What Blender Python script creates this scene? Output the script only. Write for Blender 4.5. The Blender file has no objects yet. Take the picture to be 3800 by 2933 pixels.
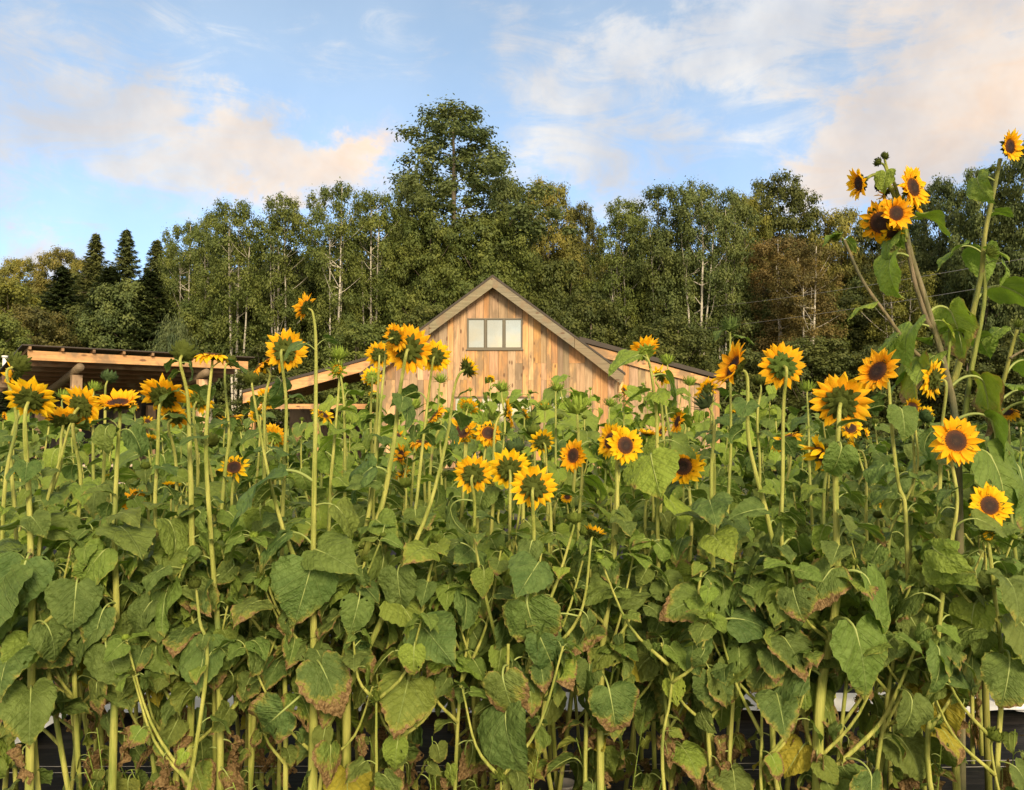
import bpy, math, random
import numpy as np
from mathutils import Vector, Quaternion, Matrix
R = math.radians
S = bpy.context.scene
COL = S.collection

# ------------------------------------------------------------------ camera
F = 2955.0; CX, CY = 1900.0, 1466.5; PITCH = R(2.0); CAMZ = 1.5
cam = bpy.data.objects.new('camera', bpy.data.cameras.new('camera'))
COL.objects.link(cam); S.camera = cam
cam.location = (0, 0, CAMZ); cam.rotation_euler = (R(90) + PITCH, 0, 0)
cam.data.sensor_width = 36; cam.data.lens = F / 3800 * 36; cam.data.clip_end = 2000; cam.data.clip_start = .05

def ray(px, py):
    dx = (px - CX) / F; dy = (CY - py) / F
    return Vector((dx, math.cos(PITCH) - dy * math.sin(PITCH), math.sin(PITCH) + dy * math.cos(PITCH)))
def P(px, py, Y):
    d = ray(px, py); d = d * (Y / d.y)
    return Vector((d.x, d.y, CAMZ + d.z))

# ------------------------------------------------------------------ light
SUN_EL, SUN_AZ = 27.0, 16.0      # sun stands behind the camera, a little to its right
sun = bpy.data.objects.new('sun', bpy.data.lights.new('sun', 'SUN')); COL.objects.link(sun)
sun.data.energy = 2.6; sun.data.angle = R(16); sun.data.color = (1.0, .83, .54)
# direction to the sun: behind camera (-Y)
az = R(180 + SUN_AZ * -1)
to_sun = Vector((math.sin(az), math.cos(az), math.tan(R(SUN_EL)))).normalized()
sun.rotation_euler = to_sun.to_track_quat('Z', 'Y').to_euler()
S.view_settings.view_transform = 'Standard'; S.view_settings.look = 'None'
S.view_settings.exposure = 0.86; S.view_settings.gamma = 1
S.render.engine = 'CYCLES'
S.cycles.max_bounces = 6; S.cycles.diffuse_bounces = 3; S.cycles.glossy_bounces = 3
S.cycles.transmission_bounces = 4; S.cycles.transparent_max_bounces = 4
S.cycles.use_denoising = True

W = bpy.data.worlds.new('World'); S.world = W; W.use_nodes = True
class NT:
    """tiny node helper"""
    def __init__(s, tree): s.t = tree; s.n = tree.nodes; s.l = tree.links
    def new(s, typ, **kw):
        nd = s.n.new(typ)
        for k, v in kw.items(): setattr(nd, k, v)
        return nd
    def put(s, sock, v):
        if isinstance(v, bpy.types.NodeSocket): s.l.new(v, sock)
        elif v is not None: sock.default_value = v
    def math(s, op, a, b=None, c=None, clamp=False):
        nd = s.new('ShaderNodeMath', operation=op, use_clamp=clamp)
        s.put(nd.inputs[0], a); s.put(nd.inputs[1], b); s.put(nd.inputs[2], c)
        return nd.outputs[0]
    def vmath(s, op, a, b=None):
        nd = s.new('ShaderNodeVectorMath', operation=op)
        s.put(nd.inputs[0], a); s.put(nd.inputs[1], b)
        return nd.outputs[0]
    def mix(s, fac, a, b, blend='MIX'):
        nd = s.new('ShaderNodeMix', data_type='RGBA', blend_type=blend)
        s.put(nd.inputs[0], fac); s.put(nd.inputs[6], a); s.put(nd.inputs[7], b)
        return nd.outputs[2]
    def noise(s, vec, scale, detail=4, rough=.55, dist=0, out=0):
        nd = s.new('ShaderNodeTexNoise')
        s.put(nd.inputs['Vector'], vec); nd.inputs['Scale'].default_value = scale
        nd.inputs['Detail'].default_value = detail; nd.inputs['Roughness'].default_value = rough
        nd.inputs['Distortion'].default_value = dist
        return nd.outputs[out]
    def ramp(s, fac, stops):
        nd = s.new('ShaderNodeValToRGB'); s.put(nd.inputs[0], fac)
        e = nd.color_ramp.elements
        while len(e) < len(stops): e.new(.5)
        for i, (p, c) in enumerate(stops):
            e[i].position = p; e[i].color = c if len(c) == 4 else (*c, 1)
        return nd.outputs[0]
    def smooth(s, v, lo, hi):
        nd = s.new('ShaderNodeMapRange', interpolation_type='SMOOTHSTEP')
        s.put(nd.inputs[0], v); nd.inputs[1].default_value = lo; nd.inputs[2].default_value = hi
        return nd.outputs[0]

def build_world():
    n = NT(W.node_tree); n.n.clear()
    out = n.new('ShaderNodeOutputWorld'); bg = n.new('ShaderNodeBackground')
    n.l.new(bg.outputs[0], out.inputs[0]); bg.inputs[1].default_value = .124
    sky = n.new('ShaderNodeTexSky', sky_type='NISHITA', sun_disc=False)
    sky.sun_elevation = R(SUN_EL); sky.sun_rotation = az
    sky.air_density = 1.0; sky.dust_density = .7; sky.ozone_density = 1.5
    tc = n.new('ShaderNodeTexCoord').outputs['Generated']
    sp = n.new('ShaderNodeSeparateXYZ'); n.l.new(tc, sp.inputs[0])
    a = n.math('ARCTAN2', sp.outputs[0], sp.outputs[1]); e = n.math('ARCSINE', sp.outputs[2])
    cb = n.new('ShaderNodeCombineXYZ'); n.l.new(a, cb.inputs[0]); n.l.new(e, cb.inputs[1])
    wv = n.noise(tc, 5.0, 6, .65, out=1)                     # warp so the cloud banks have ragged edges
    wv = n.vmath('SUBTRACT', wv, (.5, .5, .5)); wv = n.vmath('MULTIPLY', wv, (.42, .26, 0))
    ae = n.vmath('ADD', cb.outputs[0], wv)
    # cloud banks: place in the sky (as seen in px), half sizes px, tilt deg, amount, warmth
    banks = [(120, 400, 560, 330, -8, .78, .35), (300, 620, 420, 150, 5, .45, .3), (860, 560, 640, 150, -14, 1.0, .55),
             (1290, 610, 260, 120, 8, .9, 1.0), (1120, 720, 520, 130, -8, .7, .9), (640, 760, 150, 200, 60, .35, .2),
             (2000, 260, 380, 260, -60, .7, .25), (2480, 300, 560, 330, 30, .72, .2), (2800, 90, 420, 180, 15, .75, .25),
             (2200, 640, 620, 180, 0, .6, .35), (2500, 60, 700, 120, 0, .25, .2), (3180, 210, 420, 300, 60, .62, .6),
             (3640, 150, 420, 300, 20, .9, .7), (3560, 480, 620, 250, 22, 1.15, .85), (3250, 640, 560, 190, 10, .9, .6),
             (20, 930, 330, 110, 0, .75, .5), (900, 120, 900, 200, 5, .28, .15), (1500, 330, 160, 110, 0, .25, .3)]
    dens = None; warm = None
    for (px, py, sx, sy, rot, am, wm) in banks:
        d = ray(px, py)
        m = n.new('ShaderNodeMapping', vector_type='TEXTURE'); n.l.new(ae, m.inputs[0])
        m.inputs[1].default_value = (math.atan2(d.x, d.y), math.asin(d.z / d.length), 0)
        m.inputs[2].default_value = (0, 0, R(rot)); m.inputs[3].default_value = (sx / F * 1.15, sy / F * 1.15, 1)
        g = n.new('ShaderNodeTexGradient', gradient_type='SPHERICAL'); n.l.new(m.outputs[0], g.inputs[0])
        dens = n.math('MULTIPLY_ADD', g.outputs[1], am, dens if dens else 0.0)
        warm = n.math('MULTIPLY_ADD', g.outputs[1], wm * am, warm if warm else 0.0)
    nb = n.noise(n.vmath('MULTIPLY', tc, (1, 1, 2.0)), 3.2, 7, .58, .8)
    rotm = n.new('ShaderNodeMapping'); n.l.new(tc, rotm.inputs[0]); rotm.inputs[2].default_value = (0, R(-24), 0); rotm.inputs[3].default_value = (.8, 1, 2.3)
    nf = n.noise(rotm.outputs[0], 9, 9, .64, 1.3)
    # elsewhere in the sky: loose broken cloud, so that the light and the reflections are right
    front = n.smooth(sp.outputs[1], -.1, .35)
    back = n.math('SUBTRACT', 1.0, front); rest = n.math('MULTIPLY', back, .62)
    d1 = n.math('ADD', dens, rest)
    d1 = n.math('ADD', d1, n.math('MULTIPLY', n.math('SUBTRACT', nb, .5), 1.6))
    d1 = n.math('ADD', d1, n.math('MULTIPLY', n.math('SUBTRACT', nf, .5), 1.9))
    d2 = n.smooth(d1, .12, 1.0)
    d2 = n.math('MULTIPLY_ADD', d2, .74, .20)
    wr = n.math('DIVIDE', warm, n.math('ADD', dens, .25))
    wr = n.math('ADD', wr, n.math('MULTIPLY', n.math('SUBTRACT', nf, .5), .7), clamp=True)
    K = 4.3
    ccol = n.ramp(wr, [(0, (.80, .85, .92)), (.3, (.92, .90, .88)), (.62, (1.02, .86, .72)), (1, (1.12, .74, .46))])
    shade = n.smooth(n.noise(n.vmath('ADD', tc, (.02, 0, .03)), 6, 5, .55), .3, .75)
    ccol = n.mix(1.0, ccol, n.mix(shade, (K * .74, K * .78, K * .86, 1), (K * 1.16, K * 1.14, K * 1.10, 1)), 'MULTIPLY')
    # the western half of the evening sky, behind the viewer, is brighter and warmer
    west = n.mix(n.smooth(n.noise(tc, 9, 6, .6), .38, .62), (K * 1.35, K * 1.3, K * 1.15, 1), (K * 2.9, K * 2.1, K * 1.15, 1))
    ccol = n.mix(n.smooth(back, .3, 1.0), ccol, west)
    skyc = n.mix(1.0, sky.outputs[0], n.mix(n.smooth(e, .08, .5), (.74, .84, 1.02, 1), (1.08, 1.04, .93, 1)), 'MULTIPLY')
    n.l.new(n.mix(d2, skyc, ccol), bg.inputs[0])
build_world()

# ------------------------------------------------------------------ materials
def material(name):
    m = bpy.data.materials.new(name); m.use_nodes = True
    n = NT(m.node_tree); b = n.n['Principled BSDF']
    return m, n, b
def obj_coords(n, k=1.0, rand=True):
    tc = n.new('ShaderNodeTexCoord').outputs['Object']
    if not rand: return tc
    oi = n.new('ShaderNodeObjectInfo')
    r = n.math('MULTIPLY', oi.outputs['Random'], 37.0)
    c = n.new('ShaderNodeCombineXYZ'); n.l.new(r, c.inputs[0]); n.l.new(r, c.inputs[1])
    return n.vmath('ADD', tc, c.outputs[0])
def bump(n, b, h, strength=.3, dist=.01):
    bp = n.new('ShaderNodeBump'); bp.inputs['Strength'].default_value = strength; bp.inputs['Distance'].default_value = dist
    n.put(bp.inputs['Height'], h); n.l.new(bp.outputs[0], b.inputs['Normal'])
def translucent(n, b, col, f):
    tr = n.new('ShaderNodeBsdfTranslucent'); n.put(tr.inputs[0], col)
    mx = n.new('ShaderNodeMixShader'); mx.inputs[0].default_value = f
    n.l.new(b.outputs[0], mx.inputs[1]); n.l.new(tr.outputs[0], mx.inputs[2])
    n.l.new(mx.outputs[0], n.n['Material Output'].inputs[0])

def leaf_material():
    m, n, b = material('sunflower_leaf')
    uv = n.new('ShaderNodeUVMap').outputs[0]
    sp = n.new('ShaderNodeSeparateXYZ'); n.l.new(uv, sp.inputs[0])
    a, bb = sp.outputs[0], n.math('ABSOLUTE', sp.outputs[1])
    oi = n.new('ShaderNodeObjectInfo')
    oc = n.new('ShaderNodeSeparateColor'); n.l.new(oi.outputs['Color'], oc.inputs[0])
    wilt, light, yel = oc.outputs[0], oc.outputs[1], oc.outputs[2]
    oc3 = obj_coords(n)
    big = n.noise(oc3, 3.2, 4, .6); fine = n.noise(oc3, 16, 4, .65)
    g = n.mix(n.smooth(big, .3, .7), (.053, .104, .027, 1), (.116, .182, .050, 1))
    g = n.mix(n.smooth(light, 0, 1), g, (.27, .38, .05, 1))
    g = n.mix(n.math('MULTIPLY', oi.outputs['Random'], .22), g, (.155, .155, .028, 1))
    g = n.mix(yel, g, (.42, .33, .03, 1))
    # veins: midrib, two strong side veins from the base, feathered side veins
    mid = n.smooth(n.math('SUBTRACT', bb, n.math('MULTIPLY', n.math('SUBTRACT', 1.0, a), .006)), .012, .003)
    side = n.math('ABSOLUTE', n.math('SUBTRACT', bb, n.math('MULTIPLY', n.math('POWER', n.math('MAXIMUM', a, 0.0), .8), .62)))
    side = n.smooth(side, .011, .002)
    fr = n.math('FRACT', n.math('MULTIPLY', n.math('SUBTRACT', a, n.math('MULTIPLY', bb, .95)), 6.5))
    fr = n.smooth(n.math('ABSOLUTE', n.math('SUBTRACT', fr, .5)), .09, .0)
    fr = n.math('MULTIPLY', fr, .36)
    vein = n.math('MAXIMUM', n.math('MAXIMUM', mid, n.math('MULTIPLY', side, .8)), fr)
    g = n.mix(n.math('MULTIPLY', vein, .42), g, (.26, .33, .11, 1))
    # pale speckle and mildew
    spk = n.smooth(n.noise(oc3, 34, 2, .5), .66, .74)
    g = n.mix(n.math('MULTIPLY', spk, .30), g, (.33, .33, .12, 1))
    # dried patches creeping in from the rim
    rad = n.new('ShaderNodeAttribute', attribute_name='rad').outputs['Fac']
    wn = n.math('ADD', n.math('MULTIPLY', big, 1.25), n.math('MULTIPLY', fine, .55))
    wn = n.math('ADD', wn, n.math('MULTIPLY', n.math('POWER', rad, 3.0), .55))
    wn = n.math('ADD', wn, n.math('MULTIPLY', a, .28))
    wn = n.math('ADD', wn, n.math('MULTIPLY', wilt, 1.0))
    g = n.mix(n.math('MULTIPLY', n.smooth(wn, 1.62, 1.92), .75), g, (.30, .27, .05, 1))
    br = n.mix(n.smooth(fine, .35, .65), (.13, .075, .03, 1), (.31, .20, .09, 1))
    g = n.mix(n.smooth(wn, 1.84, 1.96), g, br)
    n.put(b.inputs['Base Color'], g)
    b.inputs['Roughness'].default_value = .6; b.inputs['Specular IOR Level'].default_value = .18
    h = n.math('ADD', n.math('MULTIPLY', vein, -.8), n.math('MULTIPLY', n.noise(oc3, 9, 3, .5), 1.2))
    bump(n, b, h, .55, .03)
    translucent(n, b, n.mix(1.0, g, (1.25, 1.5, .6, 1), 'MULTIPLY'), .26)
    return m
def stem_material():
    m, n, b = material('sunflower_stem')
    oi = n.new('ShaderNodeObjectInfo')
    c = obj_coords(n)
    st = n.noise(n.vmath('MULTIPLY', c, (60, 60, 6)), 1, 4, .6)
    g = n.mix(n.smooth(st, .3, .7), (.24, .28, .04, 1), (.52, .50, .12, 1))
    g = n.mix(n.smooth(n.noise(c, 4, 5), .5, .75), g, (.15, .21, .04, 1)); g = n.mix(n.smooth(n.noise(c, 22, 3), .66, .76), g, (.22, .16, .07, 1))
    g = n.mix(1.0, g, oi.outputs['Color'], 'MULTIPLY')
    n.put(b.inputs['Base Color'], g); b.inputs['Roughness'].default_value = .6
    rib = n.noise(n.vmath('MULTIPLY', c, (420, 420, 8)), 1, 3, .7)
    bump(n, b, n.math('ADD', rib, n.math('MULTIPLY', n.noise(n.vmath('MULTIPLY', c, (260, 260, 200)), 1, 3, .7), .7)), .8, .004)
    translucent(n, b, g, .12)
    return m
def petiole_material():
    m, n, b = material('petiole')
    c = obj_coords(n)
    g = n.mix(n.noise(c, 3, 3), (.17, .23, .05, 1), (.34, .38, .11, 1))
    n.put(b.inputs['Base Color'], g); b.inputs['Roughness'].default_value = .6
    return m
def bract_material():
    m, n, b = material('bract')
    oi = n.new('ShaderNodeObjectInfo'); c = obj_coords(n)
    g = n.mix(n.noise(c, 3, 3), (.55, .62, .42, 1), (1.4, 1.35, 1.0, 1))
    g = n.mix(1.0, oi.outputs['Color'], g, 'MULTIPLY')
    n.put(b.inputs['Base Color'], g); b.inputs['Roughness'].default_value = .7; b.inputs['Specular IOR Level'].default_value = .15
    bump(n, b, n.noise(c, 14, 3, .7), .4, .02)
    translucent(n, b, g, .25)
    return m
def petal_material():
    m, n, b = material('petal')
    uv = n.new('ShaderNodeUVMap').outputs[0]; sp = n.new('ShaderNodeSeparateXYZ'); n.l.new(uv, sp.inputs[0])
    oi = n.new('ShaderNodeObjectInfo')
    col = n.ramp(sp.outputs[0], [(0, (.90, .27, .004)), (.3, (1.0, .52, .006)), (.8, (1.0, .63, .010)), (1, (1.0, .62, .04))])
    st = n.noise(n.vmath('MULTIPLY', uv, (1.5, 26, 1)), 1, 3, .6)
    col = n.mix(n.math('MULTIPLY', n.smooth(st, .35, .7), .35), col, (.98, .38, .006, 1))
    var = n.new('ShaderNodeAttribute', attribute_name='var').outputs['Fac']
    col = n.mix(n.math('MULTIPLY', var, .35), col, (1, .62, .03, 1))
    col = n.mix(1.0, col, oi.outputs['Color'], 'MULTIPLY')
    n.put(b.inputs['Base Color'], col); b.inputs['Roughness'].default_value = .6
    b.inputs['Specular IOR Level'].default_value = .2
    bump(n, b, n.noise(n.vmath('MULTIPLY', uv, (2, 40, 1)), 1, 2, .5), .4, .02)
    translucent(n, b, col, .36)
    return m
def disc_material():
    m, n, b = material('seed_disc')
    c = obj_coords(n)
    rad = n.new('ShaderNodeAttribute', attribute_name='rad').outputs['Fac']
    col = n.ramp(rad, [(0, (.045, .022, .012)), (.35, (.022, .009, .006)), (.6, (.035, .011, .006)), (.85, (.10, .034, .012)), (1, (.13, .05, .015))])
    col = n.mix(n.smooth(n.noise(c, 30, 2), .62, .75), col, (.22, .09, .02, 1))
    n.put(b.inputs['Base Color'], col); b.inputs['Roughness'].default_value = .85
    return m
def foliage_material():
    m, n, b = material('tree_foliage')
    oi = n.new('ShaderNodeObjectInfo')
    var = n.new('ShaderNodeAttribute', attribute_name='var').outputs['Fac']
    c = obj_coords(n)
    k = n.mix(var, (.55, .62, .55, 1), (1.5, 1.38, 1.2, 1))
    k = n.mix(1.0, k, n.mix(n.smooth(n.noise(c, .7, 3), .35, .65), (.8, .85, .8, 1), (1.25, 1.15, .95, 1)), 'MULTIPLY')
    g = n.mix(1.0, oi.outputs['Color'], k, 'MULTIPLY')
    n.put(b.inputs['Base Color'], g); b.inputs['Roughness'].default_value = .6
    b.inputs['Specular IOR Level'].default_value = .3
    translucent(n, b, g, .35)
    return m
def bark_material(name, c1, c2, birch=False):
    m, n, b = material(name)
    c = obj_coords(n)
    g = n.mix(n.noise(n.vmath('MULTIPLY', c, (3, 3, .8)), 1.5, 5, .65), c1, c2)
    if birch:
        mk = n.noise(n.vmath('MULTIPLY', c, (2.2, 2.2, 7)), 1.3, 3, .6)
        g = n.mix(n.smooth(mk, .55, .62), g, (.05, .042, .035, 1))
    n.put(b.inputs['Base Color'], g); b.inputs['Roughness'].default_value = .85
    bump(n, b, n.noise(n.vmath('MULTIPLY', c, (9, 9, 2)), 2, 4), .5, .03)
    return m
def wood_material(name, gray=0.0, horizontal=False):
    m, n, b = material(name)
    tc = n.new('ShaderNodeTexCoord').outputs['Object']
    vc = n.new('ShaderNodeVertexColor', layer_name='tint')
    off = n.vmath('MULTIPLY', vc.outputs[0], (40, 9, 70))
    p = n.vmath('ADD', tc, off)
    s = (.9, 14, 14) if horizontal else (14, 14, .9)
    grain = n.noise(n.vmath('MULTIPLY', p, s), 1.2, 5, .6, .4)
    blot = n.noise(n.vmath('MULTIPLY', p, (1.2, 1, 1.2) if horizontal else (1.6, 1, .55)), 1.6, 4, .6)
    g = n.mix(1.0, vc.outputs[0], n.mix(n.smooth(grain, .3, .7), (.72, .68, .62, 1), (1.12, 1.1, 1.06, 1)), 'MULTIPLY')
    g = n.mix(n.math('MULTIPLY', n.smooth(blot, .45, .64), .80), g, (.21, .145, .085, 1))
    # knots
    vo = n.new('ShaderNodeTexVoronoi'); n.put(vo.inputs['Vector'], n.vmath('MULTIPLY', p, (2.0, 1, 5) if horizontal else (5, 1, 2.0)))
    vo.inputs['Scale'].default_value = 1.0
    kn = n.smooth(vo.outputs['Distance'], .20, .09)
    g = n.mix(n.math('MULTIPLY', kn, .8), g, (.10, .045, .022, 1))
    n.put(b.inputs['Base Color'], g); b.inputs['Roughness'].default_value = .75
    bump(n, b, grain, .35, .004)
    return m
def simple(name, col, rough=.6, metal=0.0, var=.25, scale=3, bmp=0.0, spec=.5):
    m, n, b = material(name)
    tc = n.new('ShaderNodeTexCoord').outputs['Object']
    t = n.noise(tc, scale, 5, .6)
    c = (*col, 1)
    g = n.mix(t, tuple(x * (1 - var) for x in col) + (1,), tuple(min(1, x * (1 + var)) for x in col) + (1,))
    n.put(b.inputs['Base Color'], g); b.inputs['Roughness'].default_value = rough; b.inputs['Metallic'].default_value = metal
    b.inputs['Specular IOR Level'].default_value = spec
    if bmp: bump(n, b, t, bmp, .02)
    return m
M_leaf = leaf_material(); M_petiole = petiole_material(); M_stem = stem_material(); M_bract = bract_material(); M_petal = petal_material(); M_disc = disc_material()
M_fol = foliage_material()
M_birch = bark_material('birch_bark', (.36, .32, .26, 1), (.62, .57, .48, 1), True)
M_bark = bark_material('grey_bark', (.09, .07, .05, 1), (.24, .19, .14, 1))
M_wood = wood_material('weathered_boards'); M_woodh = wood_material('timber', horizontal=True)
M_metal = simple('roof_metal', (.050, .038, .030), .75, 0, .35, 2)
M_frame = simple('window_frame', (.12, .10, .065), .5, 0, .15)
M_dark = simple('dark_timber', (.05, .03, .018), .85, 0, .4, 4)
M_white = simple('white_paint', (.75, .74, .70), .45)
M_wire = simple('wire', (.30, .28, .25), .5)
def glass_material():
    m, n, b = material('window_glass')
    tc = n.new('ShaderNodeTexCoord').outputs['Object']
    b.inputs['Base Color'].default_value = (.50, .47, .37, 1); b.inputs['Metallic'].default_value = .85
    b.inputs['Roughness'].default_value = .04
    bump(n, b, n.noise(tc, 1.1, 2), .05, .05)
    return m
M_glass = glass_material()

# ------------------------------------------------------------------ mesh helpers
class MB:
    def __init__(s): s.v = []; s.f = []; s.c = []; s.m = []; s.sm = []
    def add(s, vs, fs, col=(1, 1, 1), mat=0, smooth=False):
        o = len(s.v); s.v += [tuple(v) for v in vs]
        for f in fs: s.f.append(tuple(i + o for i in f)); s.c.append(col); s.m.append(mat); s.sm.append(smooth)
    def box(s, a, b, col=(1, 1, 1), mat=0):
        x0, y0, z0 = a; x1, y1, z1 = b
        s.add([(x0, y0, z0), (x1, y0, z0), (x1, y1, z0), (x0, y1, z0), (x0, y0, z1), (x1, y0, z1), (x1, y1, z1), (x0, y1, z1)],
              [(0, 3, 2, 1), (4, 5, 6, 7), (0, 1, 5, 4), (1, 2, 6, 5), (2, 3, 7, 6), (3, 0, 4, 7)], col, mat)
    def prism(s, poly, y0, y1, col=(1, 1, 1), mat=0):
        """poly in x,z, counter-clockwise seen from -y, extruded along y"""
        n = len(poly)
        s.add([(x, y0, z) for x, z in poly] + [(x, y1, z) for x, z in poly],
              [tuple(range(n)), tuple(range(2 * n - 1, n - 1, -1))] + [(i, i + n, (i + 1) % n + n, (i + 1) % n) for i in range(n)], col, mat)
    def tube(s, pts, rad, n=8, col=(1, 1, 1), mat=0, cap=True, wob=0):
        pts = [Vector(p) for p in pts]; N = len(pts); vs = []; fs = []
        t0 = (pts[1] - pts[0]).normalized()
        ref = Vector((1, 0, 0)) if abs(t0.x) < .9 else Vector((0, 1, 0))
        u = t0.cross(ref).normalized()
        for i, p in enumerate(pts):
            t = (pts[min(i + 1, N - 1)] - pts[max(i - 1, 0)]).normalized()
            u = (u - t * u.dot(t)).normalized(); w = t.cross(u)
            r = rad[i] if hasattr(rad, '__len__') else rad
            for k in range(n):
                an = 2 * math.pi * k / n
                rr = r * (1 + wob * math.sin(an * 3 + i * .7))
                vs.append(p + u * math.cos(an) * rr + w * math.sin(an) * rr)
        for i in range(N - 1):
            for k in range(n):
                fs.append((i * n + k, i * n + (k + 1) % n, (i + 1) * n + (k + 1) % n, (i + 1) * n + k))
        if cap: fs.append(tuple(range(n - 1, -1, -1))); fs.append(tuple((N - 1) * n + k for k in range(n)))
        s.add(vs, fs, col, mat, True)
    def mesh(s, name, mats):
        me = bpy.data.meshes.new(name); me.from_pydata(s.v, [], s.f)
        for m in (mats if isinstance(mats, (list, tuple)) else [mats]): me.materials.append(m)
        me.polygons.foreach_set('material_index', s.m); me.polygons.foreach_set('use_smooth', s.sm)
        ca = me.color_attributes.new('tint', 'FLOAT_COLOR', 'CORNER')
        cols = []
        for f, c in zip(s.f, s.c): cols += [c[0], c[1], c[2], 1.0] * len(f)
        ca.data.foreach_set('color', cols); me.update()
        return me
    def build(s, name, mats, parent=None, loc=None):
        o = bpy.data.objects.new(name, s.mesh(name, mats)); COL.objects.link(o)
        if parent: o.parent = parent
        if loc is not None: o.location = loc
        return o
def inst(name, me, parent=None, loc=(0, 0, 0), rot=None, sc=None, color=None):
    o = bpy.data.objects.new(name, me); COL.objects.link(o)
    if parent: o.parent = parent
    o.location = loc
    if rot is not None:
        if isinstance(rot, Quaternion): o.rotation_mode = 'QUATERNION'; o.rotation_quaternion = rot
        else: o.rotation_euler = rot
    if sc is not None: o.scale = (sc, sc, sc) if not hasattr(sc, '__len__') else sc
    if color is not None: o.color = (*color, 1)
    return o
def tag(o, label=None, cat=None, group=None, kind=None):
    if label: o['label'] = label
    if cat: o['category'] = cat
    if group: o['group'] = group
    if kind: o['kind'] = kind
    return o
def thing(name, loc, label, cat, group=None, rz=0):
    o = bpy.data.objects.new(name, None); COL.objects.link(o); o.location = loc; o.rotation_euler = (0, 0, rz)
    o.empty_display_size = .1
    return tag(o, label, cat, group)
def catmull(pts, k=5):
    pts = [Vector(p) for p in pts]; q = [pts[0] * 2 - pts[1]] + pts + [pts[-1] * 2 - pts[-2]]; out = []
    for i in range(1, len(q) - 2):
        p0, p1, p2, p3 = q[i - 1:i + 3]
        for j in range(k):
            t = j / k
            out.append(.5 * ((2 * p1) + (p2 - p0) * t + (2 * p0 - 5 * p1 + 4 * p2 - p3) * t * t + (3 * p1 - p0 - 3 * p2 + p3) * t ** 3))
    out.append(pts[-1]); return out

# ------------------------------------------------------------------ ground
def ground_h(y):
    t = max(0.0, y - 34); return min(9.0, t * .085 + t * t * .0006)
def ground():
    ys = [-60, -20, 0, 10, 20, 30, 34] + [34 + i * 6 for i in range(1, 22)] + [260, 420]
    xs = [-300, -150, -80, -40, -20, -10, 0, 10, 20, 40, 80, 150, 300]
    m = MB(); vs = []
    for y in ys:
        for x in xs: vs.append((x, y, ground_h(y)))
    nx = len(xs); fs = [(j * nx + i, j * nx + i + 1, (j + 1) * nx + i + 1, (j + 1) * nx + i) for j in range(len(ys) - 1) for i in range(nx - 1)]
    m.add(vs, fs, smooth=True)
    mt, n, b = material('soil_and_grass')
    tc = n.new('ShaderNodeTexCoord').outputs['Object']
    t = n.noise(tc, .6, 6, .7); t2 = n.noise(tc, 14, 4, .7)
    g = n.mix(n.smooth(t, .4, .6), (.035, .055, .014, 1), (.075, .085, .028, 1))
    g = n.mix(n.smooth(t2, .5, .7), g, (.06, .045, .025, 1))
    n.put(b.inputs['Base Color'], g); b.inputs['Roughness'].default_value = .95; bump(n, b, t2, .8, .05)
    tag(m.build('ground', mt), kind='structure')
    # black weed fabric, creased
    def cloth(name, x0, x1, y0, y1, z, nx, ny, amp, seed, mat, edge=0.0):
        rnd = random.Random(seed); m = MB(); vs = []
        ph = [(rnd.uniform(2, 9), rnd.uniform(2, 11), rnd.uniform(0, 6), rnd.uniform(.3, 1)) for _ in range(9)]
        for j in range(ny + 1):
            for i in range(nx + 1):
                x = x0 + (x1 - x0) * i / nx; y = y0 + (y1 - y0) * j / ny
                hh = sum(abs(math.sin(x * a + y * b2 + c)) * d for a, b2, c, d in ph) / 5
                e = edge * math.sin(x * 3.1 + seed) + edge * .6 * math.sin(x * 7.7)
                vs.append((x, y + (e if j in (0, ny) else 0), z + amp * hh))
        m.add(vs, [(j * (nx + 1) + i, j * (nx + 1) + i + 1, (j + 1) * (nx + 1) + i + 1, (j + 1) * (nx + 1) + i) for j in range(ny) for i in range(nx)], smooth=True)
        return m.build(name, mat)
    mf, n, b = material('black_weed_fabric')
    tc = n.new('ShaderNodeTexCoord').outputs['Object']
    t = n.noise(n.vmath('MULTIPLY', tc, (1.2, 9, 1)), 1.5, 5, .65)
    n.put(b.inputs['Base Color'], n.mix(n.smooth(t, .45, .7), (.007, .006, .006, 1), (.026, .022, .020, 1)))
    b.inputs['Roughness'].default_value = .6; b.inputs['Specular IOR Level'].default_value = .25; bump(n, b, t, .4, .02)
    tag(cloth('weed_fabric', -9, 9, 1.6, 12.5, .008, 120, 90, .02, 3, mf), kind='structure')
    mp = simple('white_film', (.78, .78, .80), .35, 0, .08, 6, .3)
    tag(cloth('plastic_film', -6, 6, 3.98, 4.27, .05, 260, 10, .035, 5, mp, .02),
        'long crumpled strip of white plastic film running across the bed behind the front row', 'plastic film')
    tag(cloth('plastic_film', -2.75, -2.16, 2.2, 3.93, .05, 20, 60, .05, 8, mp, .02),
        'white plastic film running towards the viewer at the bottom left corner', 'plastic film')
    # crumpled bundle on the right
    rnd = random.Random(4); m = MB(); c = P(3780, 2615, 4.15); vs = []; fs = []
    nu, nv = 22, 10
    for j in range(nv + 1):
        for i in range(nu):
            a = 2 * math.pi * i / nu; e = math.pi / 2 * j / nv
            r = 1 + .22 * math.sin(a * 3 + j) + rnd.uniform(-.09, .09)
            vs.append((c.x + math.cos(a) * math.cos(e) * .16 * r, c.y + math.sin(a) * math.cos(e) * .10 * r, .055 + math.sin(e) * .14 * r))
    fs = [(j * nu + i, j * nu + (i + 1) % nu, (j + 1) * nu + (i + 1) % nu, (j + 1) * nu + i) for j in range(nv) for i in range(nu)]
    m.add(vs, fs); tag(m.build('plastic_film', mp), 'scrunched bundle of translucent white plastic film at the right end of the strip', 'plastic film')
ground()

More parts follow.
